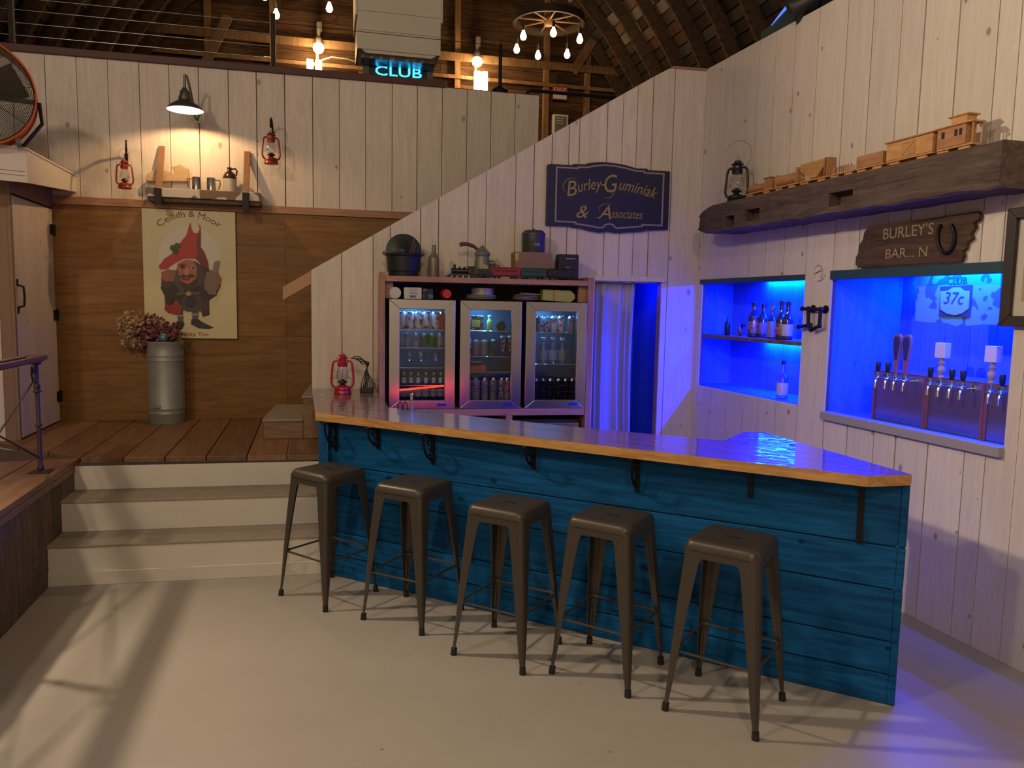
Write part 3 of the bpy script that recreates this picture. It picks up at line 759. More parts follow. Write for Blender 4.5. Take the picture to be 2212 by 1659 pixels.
def canrow(us, z, y, r, h, mat, label, group, jitter=.004):
    first = None
    for u in us:
        P = FW.W(u, y+random.uniform(-jitter, jitter), z); rz = random.uniform(0, 6)
        if first is None: first = canmesh(r, h, mat, label, group, P); first.rotation_euler = (0, 0, rz)
        else: dup(first, P, rz, label)
WCAN = canart('white_can_red_print', (.75, .75, .76), (.45, .04, .04), (.12, .12, .16))
def upx(x, w=.36): return FW.px(x, 700, w)[0]
canrow([upx(x) for x in (868, 886, 904, 922)], 1.617, -.36, .034, .142, WCAN, 'white drink can with red print on the top shelf of the left fridge', 'white cans, top shelf of left fridge')
canrow([upx(x) for x in (941,)], 1.617, -.36, .034, .142, canart('white_red_can', (.75, .75, .76), (.55, .02, .02), scale=12), 'white and red drink can beside the all red can, left fridge', None)
canrow([upx(x) for x in (956,)], 1.617, -.36, .034, .142, plain('red_can', (.5, .02, .02), .3, .3), 'all red drink can at the right end of the left fridge top shelf', None)
SILC = canart('silver_can', (.4, .4, .42), (.2, .2, .23))
canrow([upx(x) for x in (860, 880, 951)], 1.471, -.36, .028, .122, SILC, 'slim silver can on the second shelf of the left fridge', 'slim silver cans, second shelf of left fridge')
canrow([upx(899)], 1.471, -.37, .030, .12, plain('pale_blue_can', (.35, .42, .55), .3, .4), 'pale can with a round red, white and blue emblem, left fridge', None)
o = [x for x in bpy.data.objects if x.get('label', '').startswith('pale can with a round')][0]; o.rotation_euler = (0, 0, FW.a)
for nm, q, c in (('emblem_red', [(math.cos(a)*.018, math.sin(a)*.018) for a in [PI*k/8 for k in range(9)]], (.6, .02, .02)), ('emblem_blue', [(-math.cos(a)*.018, -math.sin(a)*.018) for a in [PI*k/8 for k in range(9)]], (.01, .05, .4))):
    mb = MB(); mb.prism([(a, .075+b+.003*(1 if 'red' in nm else -1)) for a, b in q], -.0315, -.0305); mb.build(nm, plain(nm, c, .4), o)
canrow([upx(917), upx(934)], 1.471, -.36, .032, .118, canart('green_can', (.02, .20, .06), (.25, .45, .22), scale=18), 'green drink can on the second shelf of the left fridge', 'green cans, second shelf of left fridge')
def bottle(loc, r, h, body, cap, lab, label, group=None, neck=.35, lay=None, rz=0, labz=(.18, .55), nr=.35, name='bottle'):
    t = local(name, label, 'bottle', loc, rz, group)
    sh = h*(1-neck)
    mb = MB(); mb.lathe([(r*.85, 0), (r, .006), (r, sh*.88), (r*.92, sh*.95), (r*.62, sh+h*.03), (r*nr, sh+h*.09), (r*nr*.9, h*.93)], n=20); mb.build('glass_body', body, t, True)
    if cap: mb = MB(); mb.lathe([(r*nr*1.15, h*.90), (r*nr*1.15, h), (r*nr, h+.002)], n=14); mb.build('cap', cap, t, True)
    if lab:
        mb = MB(); mb.lathe([(r*1.012, sh*labz[0]), (r*1.02, sh*labz[0]+.001), (r*1.02, sh*labz[1]+h*.09), (r*1.012, sh*labz[1]+h*.09+.001)], n=20, cap=False); mb.build('paper_label', lab, t, True)
    if lay: t.rotation_euler = lay
    return t
BROWNG = plain('brown_glass', (.025, .012, .008), .08); PAPERW = plain('white_paper_label', (.62, .60, .58), .6)
b1 = bottle(FW.W(upx(858), -.33, 1.04), .030, .225, BROWNG, plain('gold_cap', (.5, .35, .15), .4, .6), None, 'brown beer bottle with pale neck label in the bottom of the left fridge', 'beer bottles, bottom of left fridge', neck=.42)
mb = MB(); mb.lathe([(.0125, .155), (.018, .138), (.0182, .137), (.0125, .185)], n=14, cap=False); mb.build('neck_label', PAPERW, b1, True)
mb = MB(); mb.lathe([(.0305, .03), (.0308, .031), (.0308, .09), (.0305, .091)], n=18, cap=False); mb.build('body_label', plain('grey_label', (.35, .33, .36), .6), b1, True)
for x in (873, 889, 905, 922, 939, 954): dup(b1, FW.W(upx(x), -.33+random.uniform(-.01, .01), 1.04), random.random(), b1['label'])
def wineglass(loc, label, group):
    t = local('drinking_glass', label, 'glass', loc, 0, group)
    mb = MB(); mb.lathe([(.030, 0), (.030, .003), (.005, .006), (.004, .04), (.02, .05), (.036, .075), (.036, .095), (.028, .12), (.027, .12), (.034, .095), (.034, .076), (.018, .053), (.001, .05)], n=20, cap=False); mb.build('bowl', GLASS, t, True); return t
g0 = wineglass(FW.W(upx(886), -.3, 1.312), 'clear stemmed glass on the third shelf of the left fridge', 'glasses in the left fridge')
for x in (911, 942): dup(g0, FW.W(upx(x), -.31, 1.312), 0, g0['label'])
bottle(FW.W(upx(861), -.3, 1.312), .028, .14, GLASS, CHROME, None, 'tall clear bottle left of the glasses in the left fridge', neck=.2, nr=.6)
# middle fridge
e = thing('gift_box', 'dark patterned box with a yellow panel in middle fridge', 'box', FW, (upx(1020), -.3, 1.613))
mb = MB(); mb.box(upx(1011), upx(1044), -.36, -.20, 1.614, 1.735); mb.build('carton', canart('dark_speckled_print', (.03, .025, .02), (.45, .40, .2), scale=60), e, bev=.002)
mb = MB(); mb.box(upx(1019), upx(1037), -.362, -.36, 1.64, 1.70); mb.build('panel', plain('yellow_panel', (.55, .42, .05), .5), e)
bottle(FW.W(upx(1057), -.36, 1.613), .019, .125, plain('yellow_green_bottle', (.55, .75, .12), .3), plain('white_cap', (.8, .8, .75), .5), None, 'small yellow green bottle with white cap in middle fridge', neck=.3, nr=.6)
bottle(FW.W(upx(1080), -.42, 1.655), .04, .26, plain('dark_green_glass', (.006, .02, .012), .08), PAPERW, None, 'dark round bottle lying on the top shelf of the middle fridge', lay=(R(-90), 0, R(8)), neck=.4)
bottle(FW.W(upx(1085), -.42, 1.322), .04, .26, MATS['dark_green_glass'], PAPERW, None, 'dark bottle lying beside the red box in middle fridge', lay=(R(-90), 0, R(8)), neck=.4)
canrow([upx(1011)], 1.405, -.36, .030, .165, canart('purple_white_can', (.10, .02, .12), (.7, .65, .7), scale=30), 'purple and white tall can at the left of middle fridge', None)
canrow([upx(1029), upx(1046)], 1.405, -.36, .032, .135, canart('grey_pink_can', (.28, .28, .30), (.42, .20, .17), scale=14), 'grey can with pinkish print on middle fridge second shelf', 'grey cans in the middle fridge')
canrow([upx(1066)], 1.405, -.34, .036, .14, canart('teal_can', (.01, .08, .10), (.10, .16, .04), scale=14), 'dark teal can beside the tall navy cans in middle fridge', None)
NAVY = plain('navy_can', (.01, .02, .10), .35, .2)
for i, x in enumerate((1085, 1101)):
    t = canmesh(.033, .17, NAVY, 'tall navy can lettered ALE, %s' % ('second from the right on its shelf' if i == 0 else 'rightmost on its shelf in middle fridge'), 'navy ale cans', FW.W(upx(x), -.36, 1.405), 'ale_can'); t.rotation_euler = (0, 0, FW.a)
    tx = text('lettering', 'ALE', (.016, .03), (.016, .145), .026, -.034, PAPERW, t)
e = thing('small_box', 'flat red orange box in the middle fridge with a bowl on it', 'box', FW, (upx(1028), -.3, 1.28))
mb = MB(); mb.box(upx(1008), upx(1051), -.38, -.2, 1.281, 1.325); mb.build('carton', plain('red_orange_card', (.50, .10, .04), .5), e, bev=.002)
mb = MB(); mb.lathe([(.02, 0), (.03, .004), (.07, .028), (.067, .028), (.028, .008), (.001, .006)], n=20, cap=False)
o = mb.build('bowl', plain('brown_bowl', (.35, .16, .08), .5), None, True); o.location = FW.W(upx(1029), -.30, 1.325); tag(o, 'small shallow brown bowl on top of the red orange box', 'bowl')
canrow([upx(x) for x in (1011, 1030)], 1.04, -.34, .036, .185, canart('pale_red_top_can', (.5, .42, .40), (.35, .28, .27)), 'tall pale can under the red glow, bottom of the middle fridge', 'tall pale cans at the left, bottom of middle fridge')
canrow([upx(x) for x in (1050, 1069, 1087, 1099)], 1.04, -.34, .031, .18, canart('beige_can', (.42, .36, .30), (.20, .15, .13), scale=40), 'tall beige printed can in the bottom of middle fridge', 'beige cans, bottom of middle fridge')
# right fridge
canrow([upx(1152)], 1.607, -.36, .026, .135, NAVY, 'slim dark blue can at the left of the right fridge top shelf', None)
canrow([upx(x) for x in (1166, 1182)], 1.607, -.36, .030, .135, canart('blue_white_can', (.45, .48, .55), (.05, .06, .16), scale=40), 'white can with dark print on the right fridge top shelf', 'printed cans in the right fridge')
canrow([upx(x) for x in (1197, 1212)], 1.607, -.36, .030, .135, canart('white_can_red_dot', (.70, .72, .75), (.55, .08, .06), scale=20), 'white can with reddish mark in the right fridge', 'white cans in the right fridge')
canrow([upx(1234)], 1.607, -.36, .030, .135, canart('grey_can_ring', (.30, .29, .30), (.12, .08, .07), scale=20), 'grey can at the right end of right fridge top shelf', None)
CLRB = glassm('clear_water_bottle', (.80, .88, 1), .14)
for i, x in enumerate((1176, 1197, 1217)):
    bottle(FW.W(upx(x), -.34, 1.345), .036, .215, CLRB, PAPERW, plain('bluish_label', (.30, .36, .52), .5) if i < 2 else plain('grey_print_label', (.28, .29, .32), .5), 'clear plastic water bottle standing in the right fridge', 'clear water bottles in the right fridge', neck=.22, nr=.5)
canrow([upx(1152)], 1.04, -.34, .026, .16, plain('blue_can', (.05, .06, .3), .3, .3), 'blue slim can at the left in the bottom of right fridge', None)
canrow([upx(x) for x in (1162, 1177, 1193, 1210, 1226, 1240)], 1.04, -.34, .028, .175, canart('black_can', (.015, .014, .015), (.10, .03, .02), scale=30), 'black tall can in the bottom of right fridge', 'black cans, bottom of right fridge')

# ================================================================ BLUE RECESSES
e = thing('bottle_shelf', 'dark wooden shelf across the small blue lit wall opening', 'shelf', RW, (.8, .2, 1.57))
mb = MB(); mb.box(H1[0]-.10, H1[1]-.0, .035, .415, 1.565, 1.595); mb.build('plank', RUST, e, bev=.003)
def strip(lbl, u0, u1, y, z, cat='light strip', dy=.012):
    mb = MB(); mb.box(u0, u1, y, y+dy, z-.006, z)
    return solo('led_strip', mb, LEDB, lbl, cat, RW, ((u0+u1)/2, y, z))
strip('blue light strip along the ceiling of the small wall opening', .45, 1.47, .385, 2.078)
strip('blue light strip under the bottle shelf', .48, 1.47, .385, 1.563)
strip('blue light strip along the ceiling of the large tap opening', 1.92, 3.2, .585, 2.085)
def lit(lbl, fr, u, y, z, en, su, sy, rx=0, rz=0, g=.0008):
    o = lamp(lbl, fr.W(u, y, z), en, (0, g, 1), kind='AREA', size=(su, sy)); o.rotation_euler = (rx, 0, fr.a+rz); return o
lit('blue_strip_light', RW, .97, .385, 2.070, 50, 1.0, .02, 0, 0, .03)
lit('blue_strip_light', RW, .97, .385, 1.555, 22, 1.0, .02, 0, 0, .02)
lit('blue_strip_light', RW, .97, .30, 1.560, 105, 1.0, .02, R(-8))
lit('blue_strip_light', RW, .97, .25, 2.065, 45, 1.0, .02, R(-8))
lit('blue_strip_light', RW, 2.6, .42, 2.075, 55, 1.2, .03, R(15))
lit('blue_strip_light', RW, 2.5, .57, 2.075, 45, 1.2, .02, 0, 0, .04)
lit('blue_strip_light', RW, 2.85, .055, 2.082, 38, .7, .02, R(30), 0, .06)
BG = plain('bottle_glass_blue', (.02, .03, .05), .05, spec=1)
def rbot(px_, py, y, r, h, labm, label, group=None, **k):
    u, z = RW.px(px_, py, -y); z = 1.596 if z > 1.4 else RWZ
    return bottle(RW.W(u, y, z), r, h, k.pop('body', BG), k.pop('cap', BLACKP), labm, label, group, name='liquor_bottle', rz=RW.a, **k)
RWZ = 1.134
TANL = canart('tan_red_label', (.36, .26, .20), (.30, .03, .02), scale=30)
rbot(1571, 718, .16, .026, .155, None, 'short dark bottle at the left end of the shelf', body=BLACKP, neck=.25)
mb = MB()
u, z = RW.px(1597, 716, -.16); e = thing('wood_slice_ornament', 'round brown wooden slice leaning on the shelf left of the bottles', 'ornament', RW, (u, .16, 1.596))
mb.cyl((u, .15, 1.636), (u+.01, .17, 1.638), .042, n=20); mb.build('slice', plain('brown_wood_slice', (.22, .10, .05), .7, noise=.3), e, bev=.003)
mb = MB(); mb.tube([(u-.02, .19, 1.66), (u+.0, .19, 1.70), (u+.03, .19, 1.685)], .01, 8); mb.build('knob', BLACKP, e, True)
rbot(1628, 718, .18, .052, .29, TANL, 'square shouldered bottle with ragged tan and red label', neck=.35, nr=.42)
rbot(1648, 718, .22, .047, .275, plain('mauve_label', (.22, .14, .22), .6), 'bottle with small mauve label behind the tan label one', neck=.35, nr=.42)
rbot(1667, 720, .16, .040, .255, plain('lilac_label', (.28, .24, .34), .6), 'clear bottle with tall pale label and a silver top', cap=CHROME, neck=.4, labz=(.08, .75))
rbot(1686, 721, .14, .042, .30, TANL, 'dark bottle with orange and tan label, second from the right', neck=.42, nr=.4)
rbot(1700, 722, .13, .041, .295, PAPERW, 'dark bottle with white label at the right of the row', neck=.42, nr=.42)
u, z = RW.px(1706, 850, -.2)
b = bottle(RW.W(u, .13, 1.134), .042, .30, CLRB, BLACKP, PAPERW, 'single clear bottle with white label standing below the bottle shelf', name='liquor_bottle', neck=.4)

# tap towers
TAPM = plain('satin_tap_steel', (.50, .47, .48), .30, 1)
TO = .20
def tap_tower(px0, px1, ztop_, label):
    u0 = RW.px(px0, 860, -TO)[0]; u1 = RW.px(px1, 860, -TO)[0]
    t = thing('beer_tap_tower', label, 'tap tower', RW, ((u0+u1)/2, TO+.15, 1.108))
    mb = MB(); mb.box(u0, u1, TO, TO+.25, 1.109, ztop_); mb.build('casing', TAPM, t, bev=.006)
    mb = MB(); mb.box(u0-.008, u0+.014, TO-.006, TO+.25, 1.109, ztop_+.008); mb.box(u1-.014, u1+.008, TO-.006, TO+.25, 1.109, ztop_+.008); mb.box(u0, u1, TO-.003, TO+.25, ztop_, ztop_+.008)
    mb.build('wood_trim', plain('reddish_wood', (.20, .06, .05), .5, noise=.2), t, bev=.002)
    return t, u0, u1
def tap(px_, zc, kind, label, group='beer taps'):
    u = RW.px(px_, 815, -(TO-.06))[0]; y = TO
    t = thing('beer_tap', label, 'tap', RW, (u, y, zc), group)
    mb = MB(); mb.cyl((u, y, zc), (u, y-.07, zc), .013, .012, 12); mb.cyl((u, y, zc), (u, y-.006, zc), .024, n=16); mb.sph((u, y-.075, zc), .017, n=12)
    mb.tube([(u, y-.075, zc), (u, y-.088, zc-.03), (u, y-.09, zc-.065)], [.010, .009, .011], 10)
    mb.cyl((u, y-.072, zc+.012), (u, y-.072, zc+.045), .008, n=10); mb.build('faucet', CHROME, t, True)
    if kind == 'black':
        mb = MB(); mb.lathe([(.008, 0), (.014, .012), (.017, .05), (.014, .065), (.001, .068)], c=(u, y-.072, zc+.04), n=14); mb.build('handle', BLACKP, t, True)
    elif kind == 'paddle':
        mb = MB(); w = [(.012, 0), (.014, .05), (.030, .15), (.036, .20), (.032, .235), (.018, .252)]
        mb.prism([(u+a, zc+.04+b) for a, b in w]+[(u-a, zc+.04+b) for a, b in w[::-1]], y-.082, y-.062); mb.build('handle', plain('reddish_handle', (.25, .10, .10), .5), t, bev=.003)
        mb = MB(); mb.prism([(u+a*.72, zc+.04+.055+b*.72) for a, b in w[1:]]+[(u-a*.72, zc+.04+.055+b*.72) for a, b in w[:0:-1]], y-.085, y-.082); mb.build('inlay', plain('dark_blue_inlay', (.02, .03, .15), .4), t)
    else:
        mb = MB(); mb.lathe([(.010, 0), (.018, .012), (.012, .025), (.022, .045), (.024, .06), (.013, .08), (.020, .095), (.010, .11), (.012, .125)], c=(u, y-.072, zc+.04), n=16); mb.build('spindle', plain('turned_handle_wood', (.40, .30, .22), .5), t, True)
        mb = MB(); mb.box(u-.037, u+.037, y-.095, y-.05, zc+.165, zc+.255); mb.build('block', plain('pale_handle_block', (.62, .55, .58), .5), t, bev=.003)
tap_tower(1888, 1998, 1.43, 'left steel fronted beer tap tower with four taps')
tap_tower(2003, 2125, 1.43, 'middle steel fronted beer tap tower with four taps')
tap_tower(2131, 2215, 1.43, 'right beer tap tower partly hidden by the wall edge')
for x, k, l in ((1899, 'black', 'leftmost beer tap with a plain black handle'), (1920, 'black', 'second beer tap from the left with black handle'), (1938, 'paddle', 'beer tap with the left one of two tall paddle handles'), (1959, 'paddle', 'beer tap with the right one of two tall paddle handles'),
                (2013, 'black', 'black handled beer tap at the left of middle tower'), (2036, 'block', 'beer tap with a turned handle and pale block, middle tower'), (2060, 'black', 'black handled beer tap just right of the pale block handle'), (2084, 'black', 'black handled beer tap at the right of middle tower'),
                (2146, 'block', 'beer tap with turned handle and pale block, right tower'), (2170, 'black', 'rightmost black handled beer tap by the wall edge')):
    tap(x, 1.395, k, l)
# club board, the blue strip light put into its colours
zc_ = lambda x, y: RW.px(1740+x/3.606, 540+y/3.606, -.13)
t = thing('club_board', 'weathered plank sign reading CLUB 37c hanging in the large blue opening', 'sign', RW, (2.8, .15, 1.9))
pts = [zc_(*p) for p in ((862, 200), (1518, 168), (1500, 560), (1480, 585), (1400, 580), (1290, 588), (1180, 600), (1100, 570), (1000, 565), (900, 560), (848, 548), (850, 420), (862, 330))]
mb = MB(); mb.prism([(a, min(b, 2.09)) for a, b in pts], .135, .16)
mb.build('plank', canart('blue_lit_knotty_plank', (.10, .28, .45), (.04, .10, .22), scale=9), t)
MATS['blue_lit_knotty_plank'].node_tree.nodes['Principled BSDF'].inputs['Metallic'].default_value = 0
SH = plain('dark_stencil', (.02, .03, .10), .6); PALE = plain('pale_shield', (.14, .34, .50), .6)
mb = MB(); mb.prism([zc_(*p) for p in ((1048, 285), (1298, 272), (1280, 522), (1038, 520))], .131, .135); mb.build('dark_square', SH, t)
mb = MB(); mb.prism([zc_(*p) for p in ((1052, 322), (1105, 318), (1150, 292), (1205, 290), (1238, 316), (1280, 318), (1272, 455), (1225, 492), (1165, 508), (1100, 495), (1052, 462))], .128, .131); mb.build('shield', PALE, t)
text('lettering_club', 'CLUB', zc_(1100, 270), zc_(1252, 264), .042, .133, SH, t)
text('lettering_number', '37c', zc_(1078, 418), zc_(1232, 424), .072, .127, SH, t, shear=.2)
# thermometer
u, z = RW.px(1768, 588, .01); t = thing('wall_thermometer', 'round white dial thermometer with a red needle between the openings', 'thermometer', RW, (u, 0, z))
mb = MB(); mb.lathe([(.062, 0), (.064, .006), (.060, .014), (.056, .012)], c=(u, -.001, z), n=32, ax=(0, -1, 0)); mb.build('rim', plain('white_plastic', (.72, .68, .64), .4), t, True)
mb = MB(); mb.cyl((u, -.001, z), (u, -.0125, z), .056, n=32); mb.build('dial', plain('dial_white', (.66, .62, .58), .5), t)
mb = MB()
for k in range(13):
    a = R(225-22.5*k*1.0); a = R(225-k*22.5); c, s_ = math.cos(a), math.sin(a); mb.bar((u+c*.042, -.0135, z+s_*.042), (u+c*.050, -.0135, z+s_*.050), .006, .001, up=(0, 1, 0))
mb.build('scale_marks', BLACKP, t)
mb = MB(); mb.bar((u-.034, -.015, z-.012), (u+.034, -.015, z+.012), .008, .001, up=(0, 1, 0)); mb.build('needle', plain('red_needle', (.5, .03, .03), .5), t)
# wrought bottle opener / pipe handle between the openings
t = thing('pipe_holder', 'black iron pipe fitting bent in a square, fixed between the openings', 'pipe', RW, (1.62, -.05, 1.7))
q = lambda x, y, w=.045: (RW.px(x, y, w)[0], -w, RW.px(x, y, w)[1])
mb = MB(); 
P = [q(1735, 668), q(1752, 667), q(1774, 668), q(1771, 705), q(1752, 713), q(1745, 700)]
mb.tube([q(1733, 667), q(1776, 668)], .012, 10); mb.tube([q(1746, 667), q(1746, 708)], .013, 10); mb.tube([q(1773, 667), q(1770, 704)], .013, 10)
mb.tube([q(1770, 704), q(1755, 712)], .012, 10); mb.tube([q(1725, 706), q(1743, 703)], .013, 10); mb.tube([q(1752, 712), q(1751, 698)], .012, 10)
for p in (q(1733, 667), q(1746, 667), q(1773, 668), q(1770, 704), q(1752, 712), q(1725, 706)): mb.sph(p, .018)
mb.build('pipe_frame', IRON, t, True)
for p in (q(1773, 668), q(1746, 667)):
    mb = MB(); mb.cyl(p, (p[0], -.004, p[2]), .010, n=10); mb.cyl((p[0], -.008, p[2]), (p[0], -.0, p[2]), .028, n=16); mb.build('wall_flange', IRON, t, True)
# picture frame
t = thing('picture_frame', 'dark framed sepia picture with white mat at the right edge', 'picture', RW, (3.4, -.02, 2.05))
u0, zt = RW.px(2170, 452, .04); ub, z0 = RW.px(2165, 705, .04); u0 = (u0+ub)/2; w = .62
mb = MB()
for q4 in ([(0, 0), (w, 0), (w-.055, .055), (.055, .055)], [(0, zt-z0), (w, zt-z0), (w-.055, zt-z0-.055), (.055, zt-z0-.055)], [(0, 0), (.055, .055), (.055, zt-z0-.055), (0, zt-z0)], [(w, 0), (w-.055, .055), (w-.055, zt-z0-.055), (w, zt-z0)]):
    mb.prism([(u0+a, z0+b) for a, b in q4], -.045, -.002)
mb.build('frame', plain('dark_frame_wood', (.035, .025, .022), .45, noise=.3), t, bev=.004)
mb = MB(); mb.box(u0+.05, u0+w-.05, -.02, -.012, z0+.05, zt-.05); mb.build('mat', plain('white_mat', (.52, .50, .44), .7), t)
mb = MB(); mb.box(u0+.10, u0+w-.10, -.0225, -.02, z0+.13, zt-.12); mb.build('print', plain('sepia_print', (.40, .30, .17), .6, noise=.15, nscale=6), t)
mb = MB(); c0 = (u0+w/2, (z0+zt)/2); mb.prism([(c0[0]+.14*math.cos(a)*(1+.12*math.sin(3*a)), c0[1]+.13*math.sin(a)) for a in [2*PI*k/24 for k in range(24)]], -.024, -.0225); mb.build('print_shape', plain('sepia_dark', (.10, .06, .035), .6), t)
# plank sign
zs = lambda x, y, w=.03: RW.px(1500+x/3.107, 180+y/3.107, w)
t = thing('plank_sign', 'broken dark plank sign reading BURLEY\'S BAR... N above the tap opening', 'sign', RW, (2.5, -.015, 2.24))
pts = [(1165, 965), (1500, 920), (1900, 858), (1912, 880), (1905, 915), (1870, 935), (1878, 965), (1850, 1010), (1860, 1040), (1825, 1070), (1815, 1110), (1795, 1125), (1800, 1160), (1785, 1195), (1500, 1210), (1100, 1238), (1080, 1215), (1085, 1165), (1100, 1140), (1105, 1085), (1130, 1050), (1140, 1000)]
mb = MB(); mb.prism([zs(*p) for p in pts], -.03, -.003); mb.build('plank', wood('dark_sign_plank', (.045, .026, .02), (.12, .075, .055), grain=(1.5, 10, 14), rough=.8, vary=.05, bump=1), t)
TAN = plain('tan_lettering', (.34, .25, .16), .6)
text('lettering_top', "BURLEY'S", zs(1268, 1048), zs(1605, 1010), .068, -.032, TAN, t)
text('lettering_bottom', 'BAR... N', zs(1283, 1176), zs(1562, 1160), .060, -.032, TAN, t)
mb = MB(); hp = [zs(1697+57*math.sin(a), 1035-105*math.cos(a)) for a in [R(35+290*k/20) for k in range(21)]]
mb.tube([(a, -.038, b) for a, b in hp], .010, 8); mb.build('horseshoe', IRON, t, True)
# beam shelf
t = thing('beam_shelf', 'long hewn grey timber shelf on the wall carrying the wooden train', 'shelf', RW, (1.9, -.13, 2.44))
mb = MB(); n = 40; rs = []
u0, u1 = .39, 3.27
for i in range(n+1):
    f = i/n; u = u0+(u1-u0)*f; j = lambda s=.006: random.uniform(-s, s)
    e0 = .10*max(0, 1-f*14)**1.5
    a, b = 2.436+e0*.55+j(.004), 2.667-e0*.75+j(.003)
    rs.append([(u+j(), -.265+e0*.3+j(), a+.012), (u+j(), -.25+j(), a), (u, -.003, a+.004), (u, -.003, b), (u+j(), -.25+j(), b), (u+j(), -.265+e0*.3+j(), b-.012)])
mb.rings(rs); beam = mb.build('timber', BEAMW, t)
# mortises
for (xa, ya, xb, yb), nm in (((205, 898, 262, 965), 0), ((340, 855, 430, 918), 0), ((905, 742, 1052, 812), 0)):
    a = zs(xa, ya, .27); b = zs(xb, yb, .27)
    cu = MB(); cu.box(a[0], b[0], -.30, -.19, min(a[1], b[1])+.008, max(a[1], b[1])+.004)
    co = cu.build('cut', BEAMW); 
    co.location = beam.matrix_world.translation; 
    bmx = bmesh.new(); bmx.from_mesh(co.data); bmesh.ops.translate(bmx, verts=bmx.verts[:], vec=-Vector(ORG[t.name])); bmx.to_mesh(co.data); bmx.free()
    co.parent = t; co.location = (0, 0, 0)
    md = beam.modifiers.new('cut', 'BOOLEAN'); md.object = co; md.operation = 'DIFFERENCE'; md.solver = 'EXACT'
bpy.context.view_layer.update()
dg = bpy.context.evaluated_depsgraph_get(); me2 = bpy.data.meshes.new_from_object(beam.evaluated_get(dg)); beam.modifiers.clear(); beam.data = me2
for o in [o for o in bpy.data.objects if o.name.startswith('cut')]: bpy.data.objects.remove(o)
# bark like loose fringe is part of the timber; nails
# ---------------------------------------------------------------- lanterns
def lantern(name, label, col, loc, h=.33, rz=0, bail=1, group=None, swing=0):
    t = local(name, label, 'lantern', loc, rz, group); s = h/.30
    P = lambda pr: [(r*s, z*s) for r, z in pr]
    mb = MB(); mb.lathe(P([(.060, 0), (.066, .004), (.064, .022), (.058, .03), (.063, .036), (.060, .052), (.030, .064), (.018, .070)]), n=24); mb.build('tank', col, t, True)
    mb = MB(); mb.lathe(P([(.018, .068), (.022, .078), (.038, .082), (.034, .092), (.020, .100), (.012, .108)]), n=20); mb.build('burner', plain('blackened_burner', (.03, .025, .022), .4, .5), t, True)
    mb = MB(); mb.lathe(P([(.032, .094), (.044, .115), (.047, .135), (.042, .165), (.034, .200), (.032, .212)]), n=24, cap=False); mb.build('globe', GLASS, t, True)
    mb = MB(); mb.lathe(P([(.036, .205), (.038, .222), (.040, .232), (.030, .240), (.030, .262), (.046, .268), (.040, .274), (.026, .284), (.026, .292), (.012, .300)]), n=24); mb.build('chimney_cap', col, t, True)
    mb = MB()
    for sx in (1, -1):
        mb.tube([(sx*x*s, 0, z*s) for x, z in ((.055, .045), (.074, .058), (.083, .085), (.079, .15), (.073, .215), (.066, .238), (.050, .248), (.034, .248))], .0085*s, 10)
    mb.build('side_tubes', col, t, True)
    mb = MB()
    for sx in (1, -1): mb.tube([(sx*.070*s, 0, .115*s), (sx*.02*s, -.048*s, .128*s), (-sx*.03*s, -.042*s, .168*s), (-sx*.068*s, 0, .18*s)], .0016*s, 5)
    mb.tube([(.012*s*math.cos(a), 0, .305*s+.012*s*math.sin(a)) for a in [2*PI*k/12 for k in range(12)]], .0018*s, 5, closed=True)
    mb.build('guard_wire', plain('dull_wire', (.30, .27, .24), .4, .8), t, True)
    if bail:
        mb = MB()
        if bail == 1: pts = [(.075, .225), (.072, .28), (.055, .33), (.045, .37), (.03, .405), (0, .42), (-.03, .405), (-.045, .37), (-.055, .33), (-.072, .28), (-.075, .225)]
        else: pts = [(.072*1.0, .23)]+[(.098*math.sin(R(a)), .335-.098*math.cos(R(a))) for a in range(35, 326, 14)][::1]+[(-.072, .23)]
        pts = [(x*s, z*s) for x, z in pts]
        mb.tube([(x, swing*z*.1, z) for x, z in pts], .0018*s, 5); mb.build('bail_handle', MATS['dull_wire'], t, True)
    return t
REDP = plain('red_enamel', (.27, .028, .018), .35, .2, noise=.25, nscale=12); DGREEN = plain('black_green_enamel', (.012, .018, .018), .35, .3)
u, z = BW.px(270, 408, .28); lz = BW.px(270, 345, .28)[1]
lantern('hurricane_lantern', 'red hurricane lantern hanging left of the wall shelf', REDP, BW.W(u, -.28, z), lz-z, BW.a+.0, 1, 'red lanterns on wall hooks')
hk = BW.px(273, 318, .28)
def hook(u, z, label, w=.28, px_=272):
    v = BW.px(px_, 300, 0)[0]-u
    t = thing('lantern_hook', label, 'hook', BW, (u, 0, z)); mb = MB()
    mb.tube([(u+v, 0, z-.10), (u+v*.85, -.05, z-.03), (u+v*.5, -.14, z+.03), (u+v*.2, -w+.05, z+.035), (u, -w, z+.01), (u, -w-.012, z-.035), (u, -w+.004, z-.06)], .0085, 8); mb.box(u+v-.014, u+v+.014, -.008, 0, z-.14, z-.04)
    mb.build('arm', IRON, t, True)
hook(hk[0], hk[1]+.03, 'black iron hook holding the lantern left of the shelf')
u, z = BW.px(586, 355, .28); lz = BW.px(586, 285, .28)[1]
lantern('hurricane_lantern', 'red hurricane lantern hanging right of the wall shelf', REDP, BW.W(u, -.28, z), lz-z, BW.a+.3, 0, 'red lanterns on wall hooks')
hook(u, lz+.10, 'black iron hook holding the lantern right of the shelf', px_=590)
u, z = RW.px(1590, 432, .14)
lantern('hurricane_lantern', 'black hurricane lantern standing on the left end of timber shelf', DGREEN, RW.W(u, -.14, 2.662), .34, RW.a+.6, 2)
P = onz(740, 850, 1.1)
lantern('hurricane_lantern', 'bright red hurricane lantern standing on the bar top', plain('bright_red_enamel', (.45, .02, .04), .3, .1), (P.x, P.y, 1.10), .315, .1, 0)
